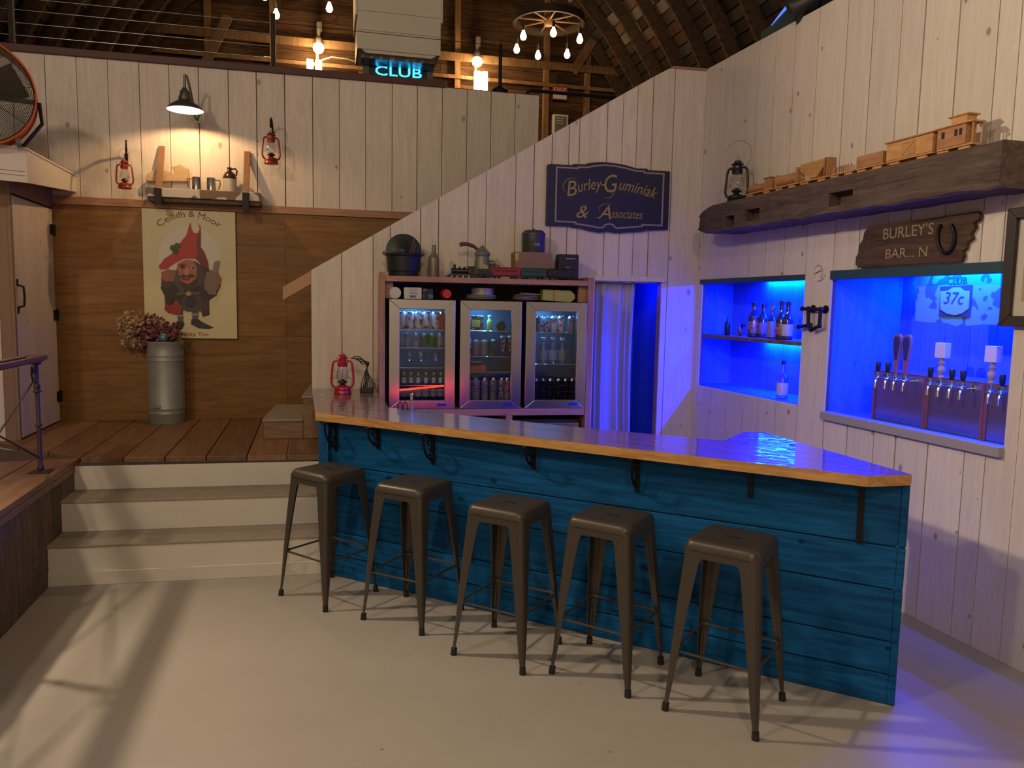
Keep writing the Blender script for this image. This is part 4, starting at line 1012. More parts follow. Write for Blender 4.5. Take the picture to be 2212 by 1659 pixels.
# cable hanging beside it
mb = MB(); c = Vector((P.x+.10, P.y+.06, 1.10))
import random as _r
for k in range(4):
    a = .02*k
    mb.tube(smooth([(c.x-.06+a, c.y+.05, 1.10+.27), (c.x+.0+a*.6, c.y+.05, 1.10+.29-.02*k), (c.x+.06+a*.5, c.y+.05, 1.10+.24), (c.x+.085-a*.5, c.y+.05, 1.10+.15), (c.x+.14-a, c.y+.04, 1.10+.06), (c.x+.11-a, c.y+.03, 1.112), (c.x+.05, c.y+.04, 1.115), (c.x+.03+a, c.y+.04, 1.16+.02*k), (c.x+.05+a*.5, c.y+.06, 1.24)]), .0045, 6)
o = mb.build('coiled_cable', BLACKP, None, True); tag(o, 'black cable coiled upright on the bar beside the red lantern', 'cable')
mb = MB(); mb.box(0, .10, 0, .05, 0, .04); o = mb.build('power_adapter', BLACKP, None, bev=.004); o.location = (c.x+.02, c.y+.02, 1.10); tag(o, 'small black box lying inside the coiled cable on the bar', 'adapter')
P = onz(698, 852, 1.1); mb = MB(); mb.box(-.03, .035, -.015, .015, 0, .004); o = mb.build('folded_note', PAPERW); o.location = (P.x, P.y, 1.10); tag(o, 'small white slip of paper lying on the left end of the bar', 'paper')
# clip with loops at the inner edge
P = onz(886, 886, 1.1); t = local('phone_stand', 'small metal stand with black wire loops at the inner bar edge', 'stand', (P.x, P.y, 1.1), BR.a)
mb = MB(); mb.box(.0, .018, 0, .01, 0, .115); mb.build('plate', CHROME, t, bev=.002)
mb = MB()
for k in (-.085, -.04): mb.tube([(k-.018, 0, 0), (k-.014, 0, .04), (k, 0, .055), (k+.014, 0, .04), (k+.018, 0, 0)], .004, 6)
mb.build('loops', BLACKP, t, True)

# ================================================================ WALL SHELF (back)
sw = .20
zf = lambda x, y, w=.22: BW.px(230+x/5.53, 280+y/5.53, w)
t = thing('wall_shelf', 'rustic chipped white shelf hung from two slanted boards', 'shelf', BW, (.3, -.11, 2.75))
a = zf(462, 620); b = zf(1840, 770); z0 = 2.715; z1 = 2.80
mb = MB(); mb.box(a[0], b[0], -.225, -.005, 2.735, 2.815)
m = canart('chipped_white_paint', (.50, .47, .42), (.16, .11, .08), scale=5); m.node_tree.nodes['Principled BSDF'].inputs['Metallic'].default_value = 0; m.node_tree.nodes['Principled BSDF'].inputs['Roughness'].default_value = .8
mb.build('plank', m, t, bev=.004)
mb = MB(); mb.box(a[0]+.01, b[0]-.005, -.19, -.03, 2.70, 2.735); mb.build('lower_plank', RUST, t)
for x0, x1, yt in ((570, 660, 172), (1625, 1700, 255)):
    p = zf(x0, 600); qx = (zf(x0, 600)[0]+zf(x1, 600)[0])/2
    zt_ = 3.215 
    mb = MB(); mb.bar((qx, -.012, zt_), (qx, -.235, 2.74), .055, .016, up=(0, 1, 0)); mb.build('hanger_board', plain('brown_strap_wood', (.20, .10, .055), .6, noise=.2), t, bev=.002)
    mb = MB(); mb.box(qx-.03, qx+.03, -.243, -.226, 2.66 if x0 < 900 else 2.64, 2.81); mb.box(qx-.03, qx+.03, -.243, -.0, 2.695, 2.702); mb.build('iron_strap', IRON, t, bev=.002)
def on_shelf(x, w=.12): return zf(x, 600, w)[0]
def mug(x, label):
    u = on_shelf(x); t = local('pewter_mug', label, 'mug', BW.W(u, -.12, 2.816), BW.a, 'pewter mugs on the wall shelf')
    mb = MB(); mb.lathe([(.044, 0), (.046, .006), (.041, .012), (.038, .118), (.040, .122), (.036, .122), (.036, .01), (.001, .01)], n=28, cap=False); mb.build('body', plain('pewter', (.42, .40, .37), .22, 1), t, True)
    s = -1 if x < 1150 else 1
    mb = MB(); mb.tube([(s*.038, 0, .105), (s*.075, 0, .105), (s*.080, 0, .07), (s*.065, 0, .025), (s*.040, 0, .02)], .006, 8); mb.build('handle', MATS['pewter'], t, True)
mug(1075, 'pewter mug with its handle to the left, on the wall shelf'); mug(1250, 'pewter mug with handle to the right, beside the stoneware jug')
u = on_shelf(1470); t = local('stoneware_jug', 'small stoneware jug, brown top and cream body, on the wall shelf', 'jug', BW.W(u, -.11, 2.816), BW.a)
mb = MB(); mb.lathe([(.058, 0), (.062, .005), (.063, .125)], n=28); mb.build('body', plain('cream_stoneware', (.50, .44, .36), .35), t, True)
mb = MB(); mb.lathe([(.0635, .122), (.061, .14), (.045, .175), (.020, .195), (.016, .21), (.022, .215), (.021, .228), (.012, .229)], n=28); mb.tube([(.017, 0, .212), (.05, 0, .222), (.066, 0, .20), (.060, 0, .165), (.050, 0, .158)], .008, 8); mb.build('glazed_top', plain('dark_brown_glaze', (.035, .018, .012), .15), t, True)
mb = MB(); pts = [zf(*p, .05) for p in ((470, 560), (560, 490), (650, 470), (760, 510), (810, 530), (800, 470), (770, 455), (830, 440), (885, 420), (930, 450), (985, 470), (1000, 620), (480, 620))]
pts = [(p[0], max(p[1], 2.817)) for p in pts]; mb.prism(pts, -.075, -.045)
solo('driftwood', mb, plain('pale_driftwood', (.48, .34, .20), .8, noise=.3, nscale=20, bump=.5), 'ragged pale driftwood piece at the left of the wall shelf', 'driftwood', BW, (on_shelf(750), -.06, 2.816), bev=.004)
# barn lamp
u, zz_ = BW.px(400, 238, .42)
t = thing('gooseneck_lamp', 'grey gooseneck barn lamp glowing above the wall shelf', 'lamp', BW, (u, 0, zz_))
TIN = plain('galvanised_lamp', (.17, .16, .14), .4, .7)
us, zs_ = u, zz_
mb = MB(); mb.lathe([(.150, 0), (.146, .012), (.125, .035), (.085, .062), (.055, .082), (.050, .115), (.044, .12), (.040, .155), (.022, .175), (.018, .19)], c=(us, -.42, zs_), n=40, cap=False, ax=(0, -.0, 1)); sh = mb.build('lamp_shade', TIN, t, True)
mb = MB(); mb.lathe([(.149, -.0005), (.144, .010), (.123, .032), (.083, .059), (.053, .079), (.02, .081)], c=(us, -.42, zs_), n=40, cap=False); mb.build('shade_lining', plain('white_enamel', (.85, .82, .76), .35), t, True)
mb = MB(); uw = BW.px(424, 225, 0)[0]
mb.tube([(uw, -.0, zs_+.02), (uw-.005, -.06, zs_+.02), (us+(uw-us)*.75, -.13, zs_+.12), (us+(uw-us)*.45, -.22, zs_+.23), (us+(uw-us)*.2, -.33, zs_+.31), (us+.002, -.415, zs_+.30), (us, -.42, zs_+.18)], .011, 10); mb.cyl((uw, -.012, zs_+.02), (uw, 0, zs_+.02), .045, n=20); mb.build('arm', TIN, t, True)
mb = MB(); mb.sph((us, -.42, zs_+.085), .028, sc=(1, 1, .8)); mb.build('bulb', emis('warm_bulb', (1, .60, .25), 30), t, True)
lamp('gooseneck_light', BW.W(us, -.42, zs_+.052), 30, (1, .60, .27), .02)
# poster
zp = lambda x, y, w=.02: BW.px(x/2.765, 400+y/2.765, w)
t = thing('poster', 'cream poster of a bearded figure in a tall red hat on the plywood', 'poster', BW, (.16, -.01, 2.05))
C4 = [zp(845, 140), zp(1400, 160), zp(1423, 915), zp(872, 915)]
x0 = (C4[0][0]+C4[3][0])/2; x1 = (C4[1][0]+C4[2][0])/2; z1 = (C4[0][1]+C4[1][1])/2; z0 = (C4[2][1]+C4[3][1])/2
mb = MB(); mb.box(x0, x1, -.035, -.001, z0, z1); mb.build('panel', plain('cream_poster', (.62, .56, .33), .45), t, bev=.002)
cz = [.0355]
def blob(nm, pts, col, rough=.5):
    mb = MB(); y = -cz[0]; mb.prism([zp(*p) for p in pts], y-.0006, y+.0); cz[0] += .0006
    return mb.build(nm, plain('poster_'+nm, col, rough), t)
def ell(cx, cy, rx, ry, n=24, a=0): return [(cx+rx*math.cos(k*2*PI/n)*math.cos(a)-ry*math.sin(k*2*PI/n)*math.sin(a), cy+rx*math.cos(k*2*PI/n)*math.sin(a)+ry*math.sin(k*2*PI/n)*math.cos(a)) for k in range(n)]
blob('moon', ell(1132, 425, 185, 178, 40), (.66, .62, .52))
blob('shoes', [(1042, 858), (1040, 835), (1060, 812), (1095, 808), (1105, 830), (1090, 860)], (.02, .02, .025))
blob('shoe_right', [(1145, 800), (1180, 795), (1215, 820), (1278, 850), (1250, 860), (1190, 855), (1142, 830)], (.02, .02, .025))
blob('stockings', [(1062, 750), (1095, 750), (1098, 815), (1064, 815)], (.10, .08, .08))
blob('stocking_right', [(1148, 745), (1190, 745), (1185, 800), (1150, 800)], (.10, .08, .08))
blob('coat', [(1010, 560), (960, 610), (985, 660), (990, 730), (1060, 775), (1085, 778), (1100, 740), (1200, 745), (1212, 785), (1252, 775), (1250, 690), (1290, 660), (1320, 600), (1300, 530), (1200, 480), (1060, 500)], (.025, .018, .02))
blob('red_cloth', [(990, 690), (1060, 690), (1090, 730), (1080, 780), (1010, 765), (985, 745)], (.28, .02, .02))
blob('kilt', [(1095, 660), (1200, 655), (1225, 745), (1180, 758), (1120, 755), (1085, 740)], (.05, .045, .05))
blob('sporran', ell(1140, 700, 34, 36), (.015, .015, .02))
blob('sleeve', [(968, 520), (1010, 500), (1050, 560), (1010, 620), (965, 612)], (.05, .03, .04))
blob('hand', ell(1000, 540, 32, 34), (.35, .10, .06))
blob('glass_mug', [(1010, 505), (1058, 508), (1052, 580), (1015, 575)], (.26, .10, .07))
blob('hat', [(1140, 225), (1130, 250), (1115, 300), (1075, 350), (1030, 410), (985, 440), (950, 485), (960, 505), (1000, 500), (1040, 470), (1100, 440), (1170, 440), (1215, 490), (1250, 505), (1245, 460), (1222, 400), (1200, 370), (1202, 300), (1200, 250), (1182, 225), (1195, 262), (1180, 290), (1158, 285), (1145, 258)], (.42, .035, .02))
blob('hat_shade', [(1202, 300), (1200, 370), (1222, 400), (1245, 460), (1250, 505), (1215, 490), (1170, 440), (1185, 400), (1175, 340), (1185, 292)], (.17, .02, .015))
blob('face', [(1062, 470), (1110, 445), (1160, 450), (1185, 490), (1175, 560), (1130, 595), (1085, 575), (1058, 520)], (.42, .12, .06))
blob('beard', [(1062, 560), (1095, 585), (1130, 590), (1172, 560), (1190, 600), (1150, 640), (1090, 640), (1040, 610), (1020, 600)], (.03, .018, .015))
blob('hair', [(1160, 450), (1210, 480), (1230, 540), (1215, 600), (1180, 610), (1180, 500)], (.06, .04, .04))
blob('nose', ell(1118, 515, 15, 24), (.52, .20, .11))
blob('eye', ell(1095, 490, 13, 8), (.02, .015, .015)); blob('eye_right', ell(1155, 493, 16, 15), (.30, .27, .24)); blob('pupil', ell(1157, 494, 7, 7), (.01, .01, .01))
blob('mouth', [(1085, 552), (1120, 560), (1150, 545), (1125, 570), (1095, 566)], (.12, .01, .01))
blob('moustache', [(1068, 548), (1095, 532), (1118, 540), (1142, 530), (1172, 545), (1150, 552), (1118, 550), (1090, 554)], (.05, .03, .02))
blob('brow', [(1072, 478), (1105, 468), (1110, 474), (1080, 486)], (.04, .02, .015)); blob('belt', [(1060, 640), (1200, 636), (1200, 655), (1060, 660)], (.10, .06, .03)); blob('buckle', ell(1130, 648, 16, 14), (.35, .25, .10))
blob('sock_stripe', [(1060, 775), (1098, 775), (1098, 785), (1060, 785)], (.30, .26, .24)); blob('sock_stripe_right', [(1148, 770), (1188, 768), (1188, 778), (1148, 780)], (.30, .26, .24))
blob('lapel', [(1060, 500), (1075, 560), (1110, 640), (1090, 650), (1040, 580)], (.07, .05, .06)); blob('coat_hem', [(1200, 690), (1248, 690), (1250, 770), (1212, 782)], (.06, .02, .02))
blob('clover', ell(1062, 362, 17, 16), (.015, .10, .03)); blob('clover_leaf', ell(1035, 375, 16, 17), (.015, .10, .03)); blob('clover_tip', ell(1050, 395, 17, 15), (.015, .08, .03))
blob('arm_right', [(1225, 560), (1290, 500), (1325, 560), (1310, 620), (1260, 650), (1220, 620)], (.25, .07, .05))
blob('bottle_body', [(1235, 520), (1280, 505), (1300, 540), (1295, 660), (1245, 650), (1225, 600)], (.16, .12, .09))
blob('bottle_neck', [(1275, 495), (1282, 460), (1312, 455), (1305, 500), (1295, 525), (1272, 520)], (.22, .20, .15))
blob('bottle_cork', [(1290, 452), (1315, 452), (1312, 470), (1292, 472)], (.40, .16, .08))
blob('belt_bag', ell(1015, 690, 24, 22), (.02, .015, .015))
INK = plain('brown_ink', (.16, .04, .02), .5)
text('title_lettering', 'Ceilidh & Moor', zp(955, 252), zp(1308, 258), .060, -.0365, INK, t, bow=.10)
text('caption_lettering', 'Whisky Tim', zp(1046, 898), zp(1246, 900), .036, -.0365, INK, t)
# milk can with dried flowers
u, z = BW.px(360, 905, .28); P = onz(360, 914, .68)
r_ = .158
cu_ = BW.px(360, 840, .17)[0]; P = BW.W(cu_, -.172-0, .68); P.y -= r_
t = local('galvanised_milk_can', 'tall galvanised metal can on the stage holding dried flowers', 'can', (P.x, P.y+r_, .68), BW.a)
mb = MB(); hh = BW.px(360, 742, .2)[1]-.68+.02
mb.lathe([(r_*.97, 0), (r_, .01), (r_, .085), (r_*1.02, .09), (r_*1.02, .10), (r_, .105), (r_, .13), (r_*1.02, .135), (r_*1.02, .145), (r_, .15), (r_, hh*.76), (r_*1.025, hh*.765), (r_*1.025, hh*.78), (r_, hh*.79), (r_, hh*.82), (r_*1.025, hh*.825), (r_*1.025, hh*.84), (r_, hh*.85), (r_*.99, hh-.02), (r_*1.02, hh-.012), (r_*1.02, hh), (r_*.97, hh), (r_*.95, hh-.10), (.001, hh-.10)], n=40, cap=False)
mb.build('body', GALV, t, True)
mb = MB(); mb.tube([(-.09, -r_*.83, .17), (-.09, -r_*.83-.03, .16), (-.03, -r_-.02, .16), (-.03, -r_*.98, .17)], .005, 8); mb.build('side_handle', GALV, t, True)
BC = Vector((P.x, P.y+r_, .68+hh))
t = local('dried_bouquet', 'bunch of dried cream and purple flowers spilling from metal can', 'flowers', BC)
random.seed(5)
for nm, cx, cz_, sx, sz, col, n in (('cream_flowers', -.22, .14, .20, .14, (.52, .36, .20), 230), ('cream_flowers', -.26, .01, .12, .09, (.52, .36, .22), 110), ('purple_flowers', -.10, .07, .17, .16, (.22, .07, .10), 260), ('purple_flowers', .08, .07, .09, .09, (.28, .10, .12), 80)):
    mb = MB()
    for k in range(n):
        a, b, c = (random.gauss(0, .5) for _ in range(3)); L_ = math.sqrt(a*a+b*b+c*c)+.001
        f = min(1, L_)/L_
        p = Vector((cx+a*f*sx, -.03+b*f*.09, cz_+c*f*sz)); rr = random.uniform(.008, .021)
        for _ in range(3):
            d = Vector([random.gauss(0, 1) for _ in range(3)]).normalized(); e_ = d.orthogonal().normalized()
            f_ = d.cross(e_); mb.face([mb.bm.verts.new(p+e_*rr*math.cos(q*PI/3)*1.1+f_*rr*math.sin(q*PI/3)) for q in range(6)])
    mb.build(nm, plain(nm+str(col[0]), col, .9, noise=.35, nscale=40), t)
mb = MB()
for k in range(26):
    x = random.uniform(-.20, .08); mb.tube([(random.uniform(-.03, .03), random.uniform(-.03, .03), -.12), (x*.4, -.02, .0), (x, random.uniform(-.08, .04), random.uniform(.02, .15))], .0018, 4)
mb.build('stems', plain('dry_stem', (.22, .15, .07), .9), t)
mb = MB(); mb.sph((.03, -.10, .035), .045); mb.build('glass_ornament', plain('teal_glass_ball', (.10, .22, .24), .15, .3, noise=.5, nscale=50), t, True)
mb = MB()
for k in range(14): mb.tube([(.1, -.02, .0), (.14+random.uniform(-.02, .03), -.04, .03), (.17+random.uniform(-.03, .05), -.05, -.03+random.uniform(-.04, .04))], .0015, 4)
mb.build('dry_sprigs', MATS['dry_stem'], t)
# railing on the stage edge
t = thing('stage_railing', 'dark iron railing with wooden handrail along the stage edge', 'railing', SD, (-.05, -.6, .68))
q = SD.loc(onz(88, 1020, .68)); pu, py_ = q[0], q[1]
IRB = plain('painted_iron_post', (.05, .032, .028), .5, .2)
for k in range(4):
    y = py_-1.35*k
    mb = MB(); mb.lathe([(.035, 0), (.035, .006), (.016, .012), (.022, .03), (.014, .05), (.0125, .30), (.024, .31), (.013, .325), (.013, .52), (.026, .53), (.014, .55), (.022, .56), (.013, .58), (.013, .70), (.03, .71), (.03, .73)], c=(pu, y, .68), n=16)
    mb.box(pu-.06, pu+.06, y-.06, y+.06, .68, .686)
    mb.build('post', IRB, t, True)
    mb = MB(); mb.tube([(pu, y-.015, 1.27), (pu, y-.06, 1.28), (pu, y-.09, 1.33), (pu, y-.075, 1.375), (pu, y-.045, 1.36), (pu, y-.05, 1.33)], .008, 8); mb.box(pu-.012, pu+.012, y-.13, y+.03, 1.395, 1.405); mb.build('scroll_bracket', IRB, t, True)
mb = MB(); mb.box(pu-.055, pu+.055, py_-5, py_+.05, 1.415, 1.445); mb.box(pu-.04, pu+.04, py_-5, py_+.04, 1.405, 1.415); mb.box(pu-.008, pu+.03, py_-5, py_-.25, 1.445, 1.457); mb.build('handrail', wood('handrail_wood', (.10, .05, .035), (.24, .13, .08), grain=(14, 1.4, 14), rough=.45, vary=.1), t, bev=.006)
for k in range(3):
    mb = MB(); y = py_-1.35*k
    mb.tube([(pu, y-.02, 1.30), (pu, y-1.33, .78)], .006, 6); mb.tube([(pu, y-.02, .78), (pu, y-1.33, 1.30)], .006, 6); mb.build('cross_rod', IRB, t)
# drum fan on the closet roof
Cf = onz(-22, 312, 2.915)
fz = 2.915; P0 = ray(-50, 206); 
dfan = 5.75; tt = dfan/P0.y; Pc = CAM+P0*tt; rf_ = .365
t = local('drum_fan', 'large orange rimmed drum fan standing on top of the closet', 'fan', (Pc.x, Pc.y, Pc.z), R(30))
mb = MB(); ORP = plain('orange_fan_paint', (.55, .11, .02), .4, noise=.1)
mb.lathe([(rf_, -.17), (rf_+.012, -.165), (rf_+.012, -.135), (rf_, -.13), (rf_, .03), (rf_+.012, .035), (rf_+.012, .065), (rf_, .07), (rf_-.006, .07), (rf_-.006, -.17)], n=56, ax=(0, 1, 0), cap=False)
mb.build('drum', ORP, t, True)
mb = MB()
for k in range(1, 40): mb.tube([(rf_*k/40*math.cos(a), -.165-.03*(1-(k/40)**2), rf_*k/40*math.sin(a)) for a in [2*PI*j/40 for j in range(40)]], .0026, 4, closed=True)
for j in range(8):
    a = PI/4*j+.2; mb.tube([(.05*math.cos(a), -.195, .05*math.sin(a)), (rf_*math.cos(a), -.165, rf_*math.sin(a))], .003, 5)
mb.build('wire_guard', plain('dark_wire', (.09, .08, .07), .4, .6), t)
mb = MB()
for j in range(3):
    a = 2*PI*j/3+.5; c, s_ = math.cos(a), math.sin(a)
    pts = []
    for r0, w0, tw in ((.06, .05, .05), (.2, .11, .04), (.31, .12, .025)):
        pts.append((Vector((c*r0-s_*w0, -tw, s_*r0+c*w0)), Vector((c*r0+s_*w0, tw, s_*r0-c*w0))))
    for (p, q_), (r0, s0) in zip(pts, pts[1:]): mb.face([mb.bm.verts.new(v) for v in (p, q_, s0, r0)])
mb.build('blades', plain('grey_blade', (.12, .105, .09), .5, .3), t)
mb = MB(); mb.cyl((0, -.08, 0), (0, .12, 0), .09, n=20); mb.bar((-rf_, .0, -.0), (rf_, .0, 0), .03, .03); mb.build('motor', BLACKP, t, True)
mb = MB(); zb_ = 2.915-Pc.z
for sx in (1, -1):
    mb.tube([(sx*(rf_+.02), 0, .0), (sx*(rf_+.035), 0, -.15), (sx*.28, 0, zb_+.03), (sx*.25, .0, zb_+.015)], .014, 8); mb.bar((sx*.25, -.24, zb_+.015), (sx*.25, .24, zb_+.015), .03, .03)
mb.build('stand', BLACKP, t, True)

# ================================================================ NAVY SIGN on the fridge wall
zg = lambda x, y, w=.04: FW.px(1170+x/7.628, 330+y/7.628, w)
t = thing('name_sign', 'navy sign with scalloped edge reading Burley-Guminiak & Associates', 'sign', FW, (2.5, -.02, 2.8))
out = [(95, 200), (135, 180), (500, 205), (530, 182), (720, 190), (760, 172), (880, 155), (1000, 150), (1130, 160), (1300, 185), (1450, 220), (1560, 255), (1740, 262), (1760, 285), (2120, 305), (2085, 1265), (1720, 1275), (1690, 1290), (1400, 1310), (1220, 1320), (1100, 1295), (960, 1310), (800, 1285), (640, 1240), (500, 1225), (470, 1210), (72, 1192)]
mb = MB(); mb.prism([zg(*p) for p in out], -.04, -.002); mb.build('board', plain('navy_paint', (.008, .010, .045), .45), t, bev=.004)
inn = [(235, 225), (590, 245), (590, 222), (745, 228), (900, 200), (1040, 192), (1200, 205), (1400, 245), (1545, 285), (1700, 292), (1705, 318), (2025, 338), (1990, 1212), (1670, 1200), (1670, 1225), (1450, 1240), (1240, 1258), (1195, 1235), (1170, 1200), (1110, 1185), (1050, 1200), (1025, 1240), (960, 1250), (800, 1220), (545, 1180), (545, 1155), (215, 1140)]
cx_, cy_ = 1110, 720
def inset(p, d=26):
    x, y = p; n = len(inn); i = inn.index(p); a = inn[i-1]; b = inn[(i+1) % n]
    v = Vector((b[0]-a[0], b[1]-a[1])).normalized(); nrm = Vector((-v.y, v.x)); e1 = Vector((x-a[0], y-a[1])).normalized(); e2 = Vector((b[0]-x, b[1]-y)).normalized()
    n1_, n2_ = Vector((-e1.y, e1.x)), Vector((-e2.y, e2.x)); m = (n1_+n2_); k = max(.45, m.length_squared/2)
    m = m/k
    return (x+m.x*d*(1.7 if 0 else 1), y+m.y*d)
mb = MB(); A = [zg(*p) for p in inn]; B_ = [zg(*inset(p)) for p in inn]; n = len(inn)
vo_ = [mb.bm.verts.new((a, -.0425, b)) for a, b in A]; vi = [mb.bm.verts.new((a, -.0425, b)) for a, b in B_]
wo = [mb.bm.verts.new((a, -.04, b)) for a, b in A]; wi = [mb.bm.verts.new((a, -.04, b)) for a, b in B_]
for i in range(n):
    j = (i+1) % n; mb.face([vo_[i], vo_[j], vi[j], vi[i]]); mb.face([vo_[i], vo_[j], wo[j], wo[i]]); mb.face([vi[i], vi[j], wi[j], wi[i]])
mb.build('border_line', plain('silver_grey_paint', (.28, .24, .25), .5), t)
GOLD = plain('gold_lettering', (.36, .27, .12), .4, .3)
text('capital_letter', 'B', zg(420, 715), zg(585, 705), .135, -.043, GOLD, t, shear=.2)
text('lettering', 'urley-', zg(610, 650), zg(1040, 590), .098, -.043, GOLD, t, shear=.3, bow=.006)
text('capital_letter', 'G', zg(1045, 660), zg(1262, 640), .155, -.043, GOLD, t, shear=.25)
text('lettering', 'uminiak', zg(1270, 610), zg(1870, 765), .098, -.043, GOLD, t, shear=.3, bow=.01)
text('lettering', '&', zg(570, 1070), zg(770, 1080), .115, -.043, GOLD, t, shear=.25)
text('capital_letter', 'A', zg(930, 1085), zg(1140, 1095), .118, -.043, GOLD, t, shear=.3)
text('lettering', 'ssociates', zg(1150, 1072), zg(1660, 1092), .080, -.043, GOLD, t, shear=.3)
# swashes of the capitals
for p in ([(410, 640), (360, 610), (350, 540), (400, 450), (480, 415), (560, 430)], [(1240, 480), (1225, 580), (1180, 690), (1110, 750), (1030, 740)], [(880, 1075), (960, 1060), (1050, 980), (1130, 840), (1000, 850), (945, 900), (950, 980)]):
    mb = MB(); P_ = [zg(*q_) for q_ in p]; mb.tube([(a, -.0415, b) for a, b in P_], [.0012]+[.0038]*(len(P_)-2)+[.0012], 6); mb.build('flourish', GOLD, t, True)

# ================================================================ THINGS ON THE CABINET
ct = 2.036
cu = lambda x, w=.25: FW.px(x, 590, w)[0]
# cast iron kettle holding a shield-like lid
u = cu(872); t = local('iron_kettle', 'black iron kettle with a lid standing upright in it, left on cabinet top', 'pot', FW.W(u, -.24, ct), FW.a)
mb = MB(); mb.lathe([(.118, 0), (.122, .04), (.132, .045), (.140, .16), (.152, .168), (.157, .185), (.150, .186), (.140, .175), (.125, .06), (.001, .05)], n=36, cap=False); mb.build('body', plain('cast_iron', (.018, .022, .022), .5, .3, noise=.2), t, True)
mb = MB(); mb.lathe([(.001, -.01), (.10, -.008), (.142, 0), (.145, .006), (.12, .012), (.05, .022), (.03, .04), (.001, .045)], c=(.0, .02, .205), n=36, ax=(0, -1, .12)); mb.build('upright_lid', plain('lid_iron', (.028, .035, .032), .45, .4, noise=.25), t, True)
mb = MB(); mb.tube([(-.157, 0, .175), (-.168, 0, .19), (-.160, 0, .205), (-.150, 0, .19)], .005, 6); mb.tube([(.157, 0, .175), (.168, 0, .19), (.160, 0, .205), (.150, 0, .19)], .005, 6); mb.build('ear_rings', IRON, t, True)
mb = MB(); mb.bar((.05, -.06, .19), (.085, -.09, .30), .018, .008); mb.bar((.075, -.05, .19), (.095, -.06, .27), .018, .008); mb.build('leather_tab', plain('brown_leather', (.16, .08, .04), .6), t)
b = bottle(FW.W(cu(937), -.24, ct), .046, .285, plain('frosty_grey_glass', (.17, .14, .12), .25), None, None, 'old frosted brown glass bottle between the kettle and toy locomotive', neck=.38, nr=.42)
# kiln jug / torch shape
u = cu(1043); t = local('old_blow_torch', 'grey metal jug with a curved brown handle reaching left', 'jug', FW.W(u, -.20, ct), FW.a)
GM = plain('aged_zinc', (.22, .23, .20), .5, .4, noise=.25, nscale=15)
mb = MB(); mb.lathe([(.072, 0), (.074, .02), (.066, .10), (.056, .185), (.064, .195), (.066, .215), (.056, .225), (.035, .25), (.014, .27), (.010, .278)], n=32); mb.build('body', GM, t, True)
mb = MB(); mb.tube([(-.03, -.0, .235), (-.07, -.01, .265), (-.12, -.02, .282), (-.17, -.03, .282), (-.19, -.03, .272)], [.010, .015, .016, .017, .018], 10); mb.build('handle', plain('brown_handle', (.10, .05, .035), .5), t, True)
mb = MB(); mb.box(.05, .11, -.02, .02, .09, .13); mb.tube([(.06, 0, .15), (.10, 0, .15), (.115, 0, .12), (.14, 0, .115), (.155, 0, .085)], .004, 6); mb.build('side_valve', plain('dark_zinc', (.06, .06, .06), .5, .5), t)
mb = MB(); mb.lathe([(.001, 0), (.032, .001), (.034, .003), (.001, .004)], c=(.010, -.068, .085), n=20, ax=(0, -1, 0)); mb.build('badge', plain('tan_badge', (.45, .36, .20), .5), t)
# dark toy train
def wheels(mb, x0, x1, y0, z, r=.014, n=4):
    for k in range(n):
        x = x0+(x1-x0)*k/(n-1)
        for y in (y0-.026, y0+.026): mb.cyl((x, y-.004, z+r), (x, y+.004, z+r), r, n=12)
u = cu(1000, .36); t = local('toy_locomotive', 'black toy steam locomotive at the left end of the toy train on the cabinet', 'toy train', FW.W(u, -.38, ct), FW.a)
BK = plain('black_toy_paint', (.015, .018, .018), .4, .2)
mb = MB(); mb.cyl((-.09, 0, .055), (.05, 0, .055), .022, n=16); mb.cyl((-.07, 0, .07), (-.07, 0, .105), .010, n=10); mb.cyl((-.03, 0, .07), (-.03, 0, .09), .008, n=10); mb.cyl((.01, 0, .07), (.01, 0, .088), .010, n=10); mb.cyl((-.095, 0, .055), (-.09, 0, .055), .024, n=16); mb.build('boiler', BK, t, True)
mb = MB(); mb.box(.04, .09, -.026, .026, .03, .088); mb.box(.03, .10, -.032, .032, .088, .093); mb.build('cab', BK, t, bev=.001)
mb = MB(); mb.box(-.10, .095, -.022, .022, .024, .036); mb.prism([(-.10, .006), (-.145, .006), (-.10, .036)], -.02, .02); mb.build('frame', BK, t)
mb = MB(); wheels(mb, -.07, .07, 0, 0, .015); mb.build('wheels', BK, t, True)
mb = MB(); mb.box(-.085, .06, -.034, -.028, .055, .058); mb.box(-.06, .04, -.035, -.030, .018, .022); mb.build('side_rail', plain('grey_metal_rod', (.2, .2, .2), .3, .8), t)
def toycar(x0, x1, col, label, h=.085, tender=False):
    u0, u1 = cu(x0, .38), cu(x1, .38); L_ = (u1-u0)/2
    t = local('toy_train_car', label, 'toy train', FW.W((u0+u1)/2, -.40, ct), FW.a, 'toy train on the cabinet top')
    c = plain('toy_paint_%d' % int(x0), col, .4)
    mb = MB(); mb.box(-L_, L_, -.028, .028, .026, h); 
    if not tender: mb.box(-L_+.003, L_-.003, -.022, .022, h, h+.008)
    mb.build('body', c, t, bev=.003)
    mb = MB(); k = -L_+.02
    while k < L_-.02: 
        mb.box(k, k+.007, -.0295, -.028, h-.03, h-.014); k += .012
    mb.build('windows', BLACKP, t)
    mb = MB(); mb.box(-L_*.9, L_*.9, -.02, .02, .018, .026); mb.build('chassis', BK, t)
    mb = MB(); wheels(mb, -L_*.75, -L_*.45, 0, 0, .010, 2); wheels(mb, L_*.45, L_*.75, 0, 0, .010, 2); mb.build('wheels', BK, t, True)
toycar(1029, 1058, (.015, .022, .03), 'short black toy tender behind the toy locomotive', .075, True)
toycar(1061, 1121, (.28, .015, .02), 'bright red toy passenger car in the middle of the toy train')
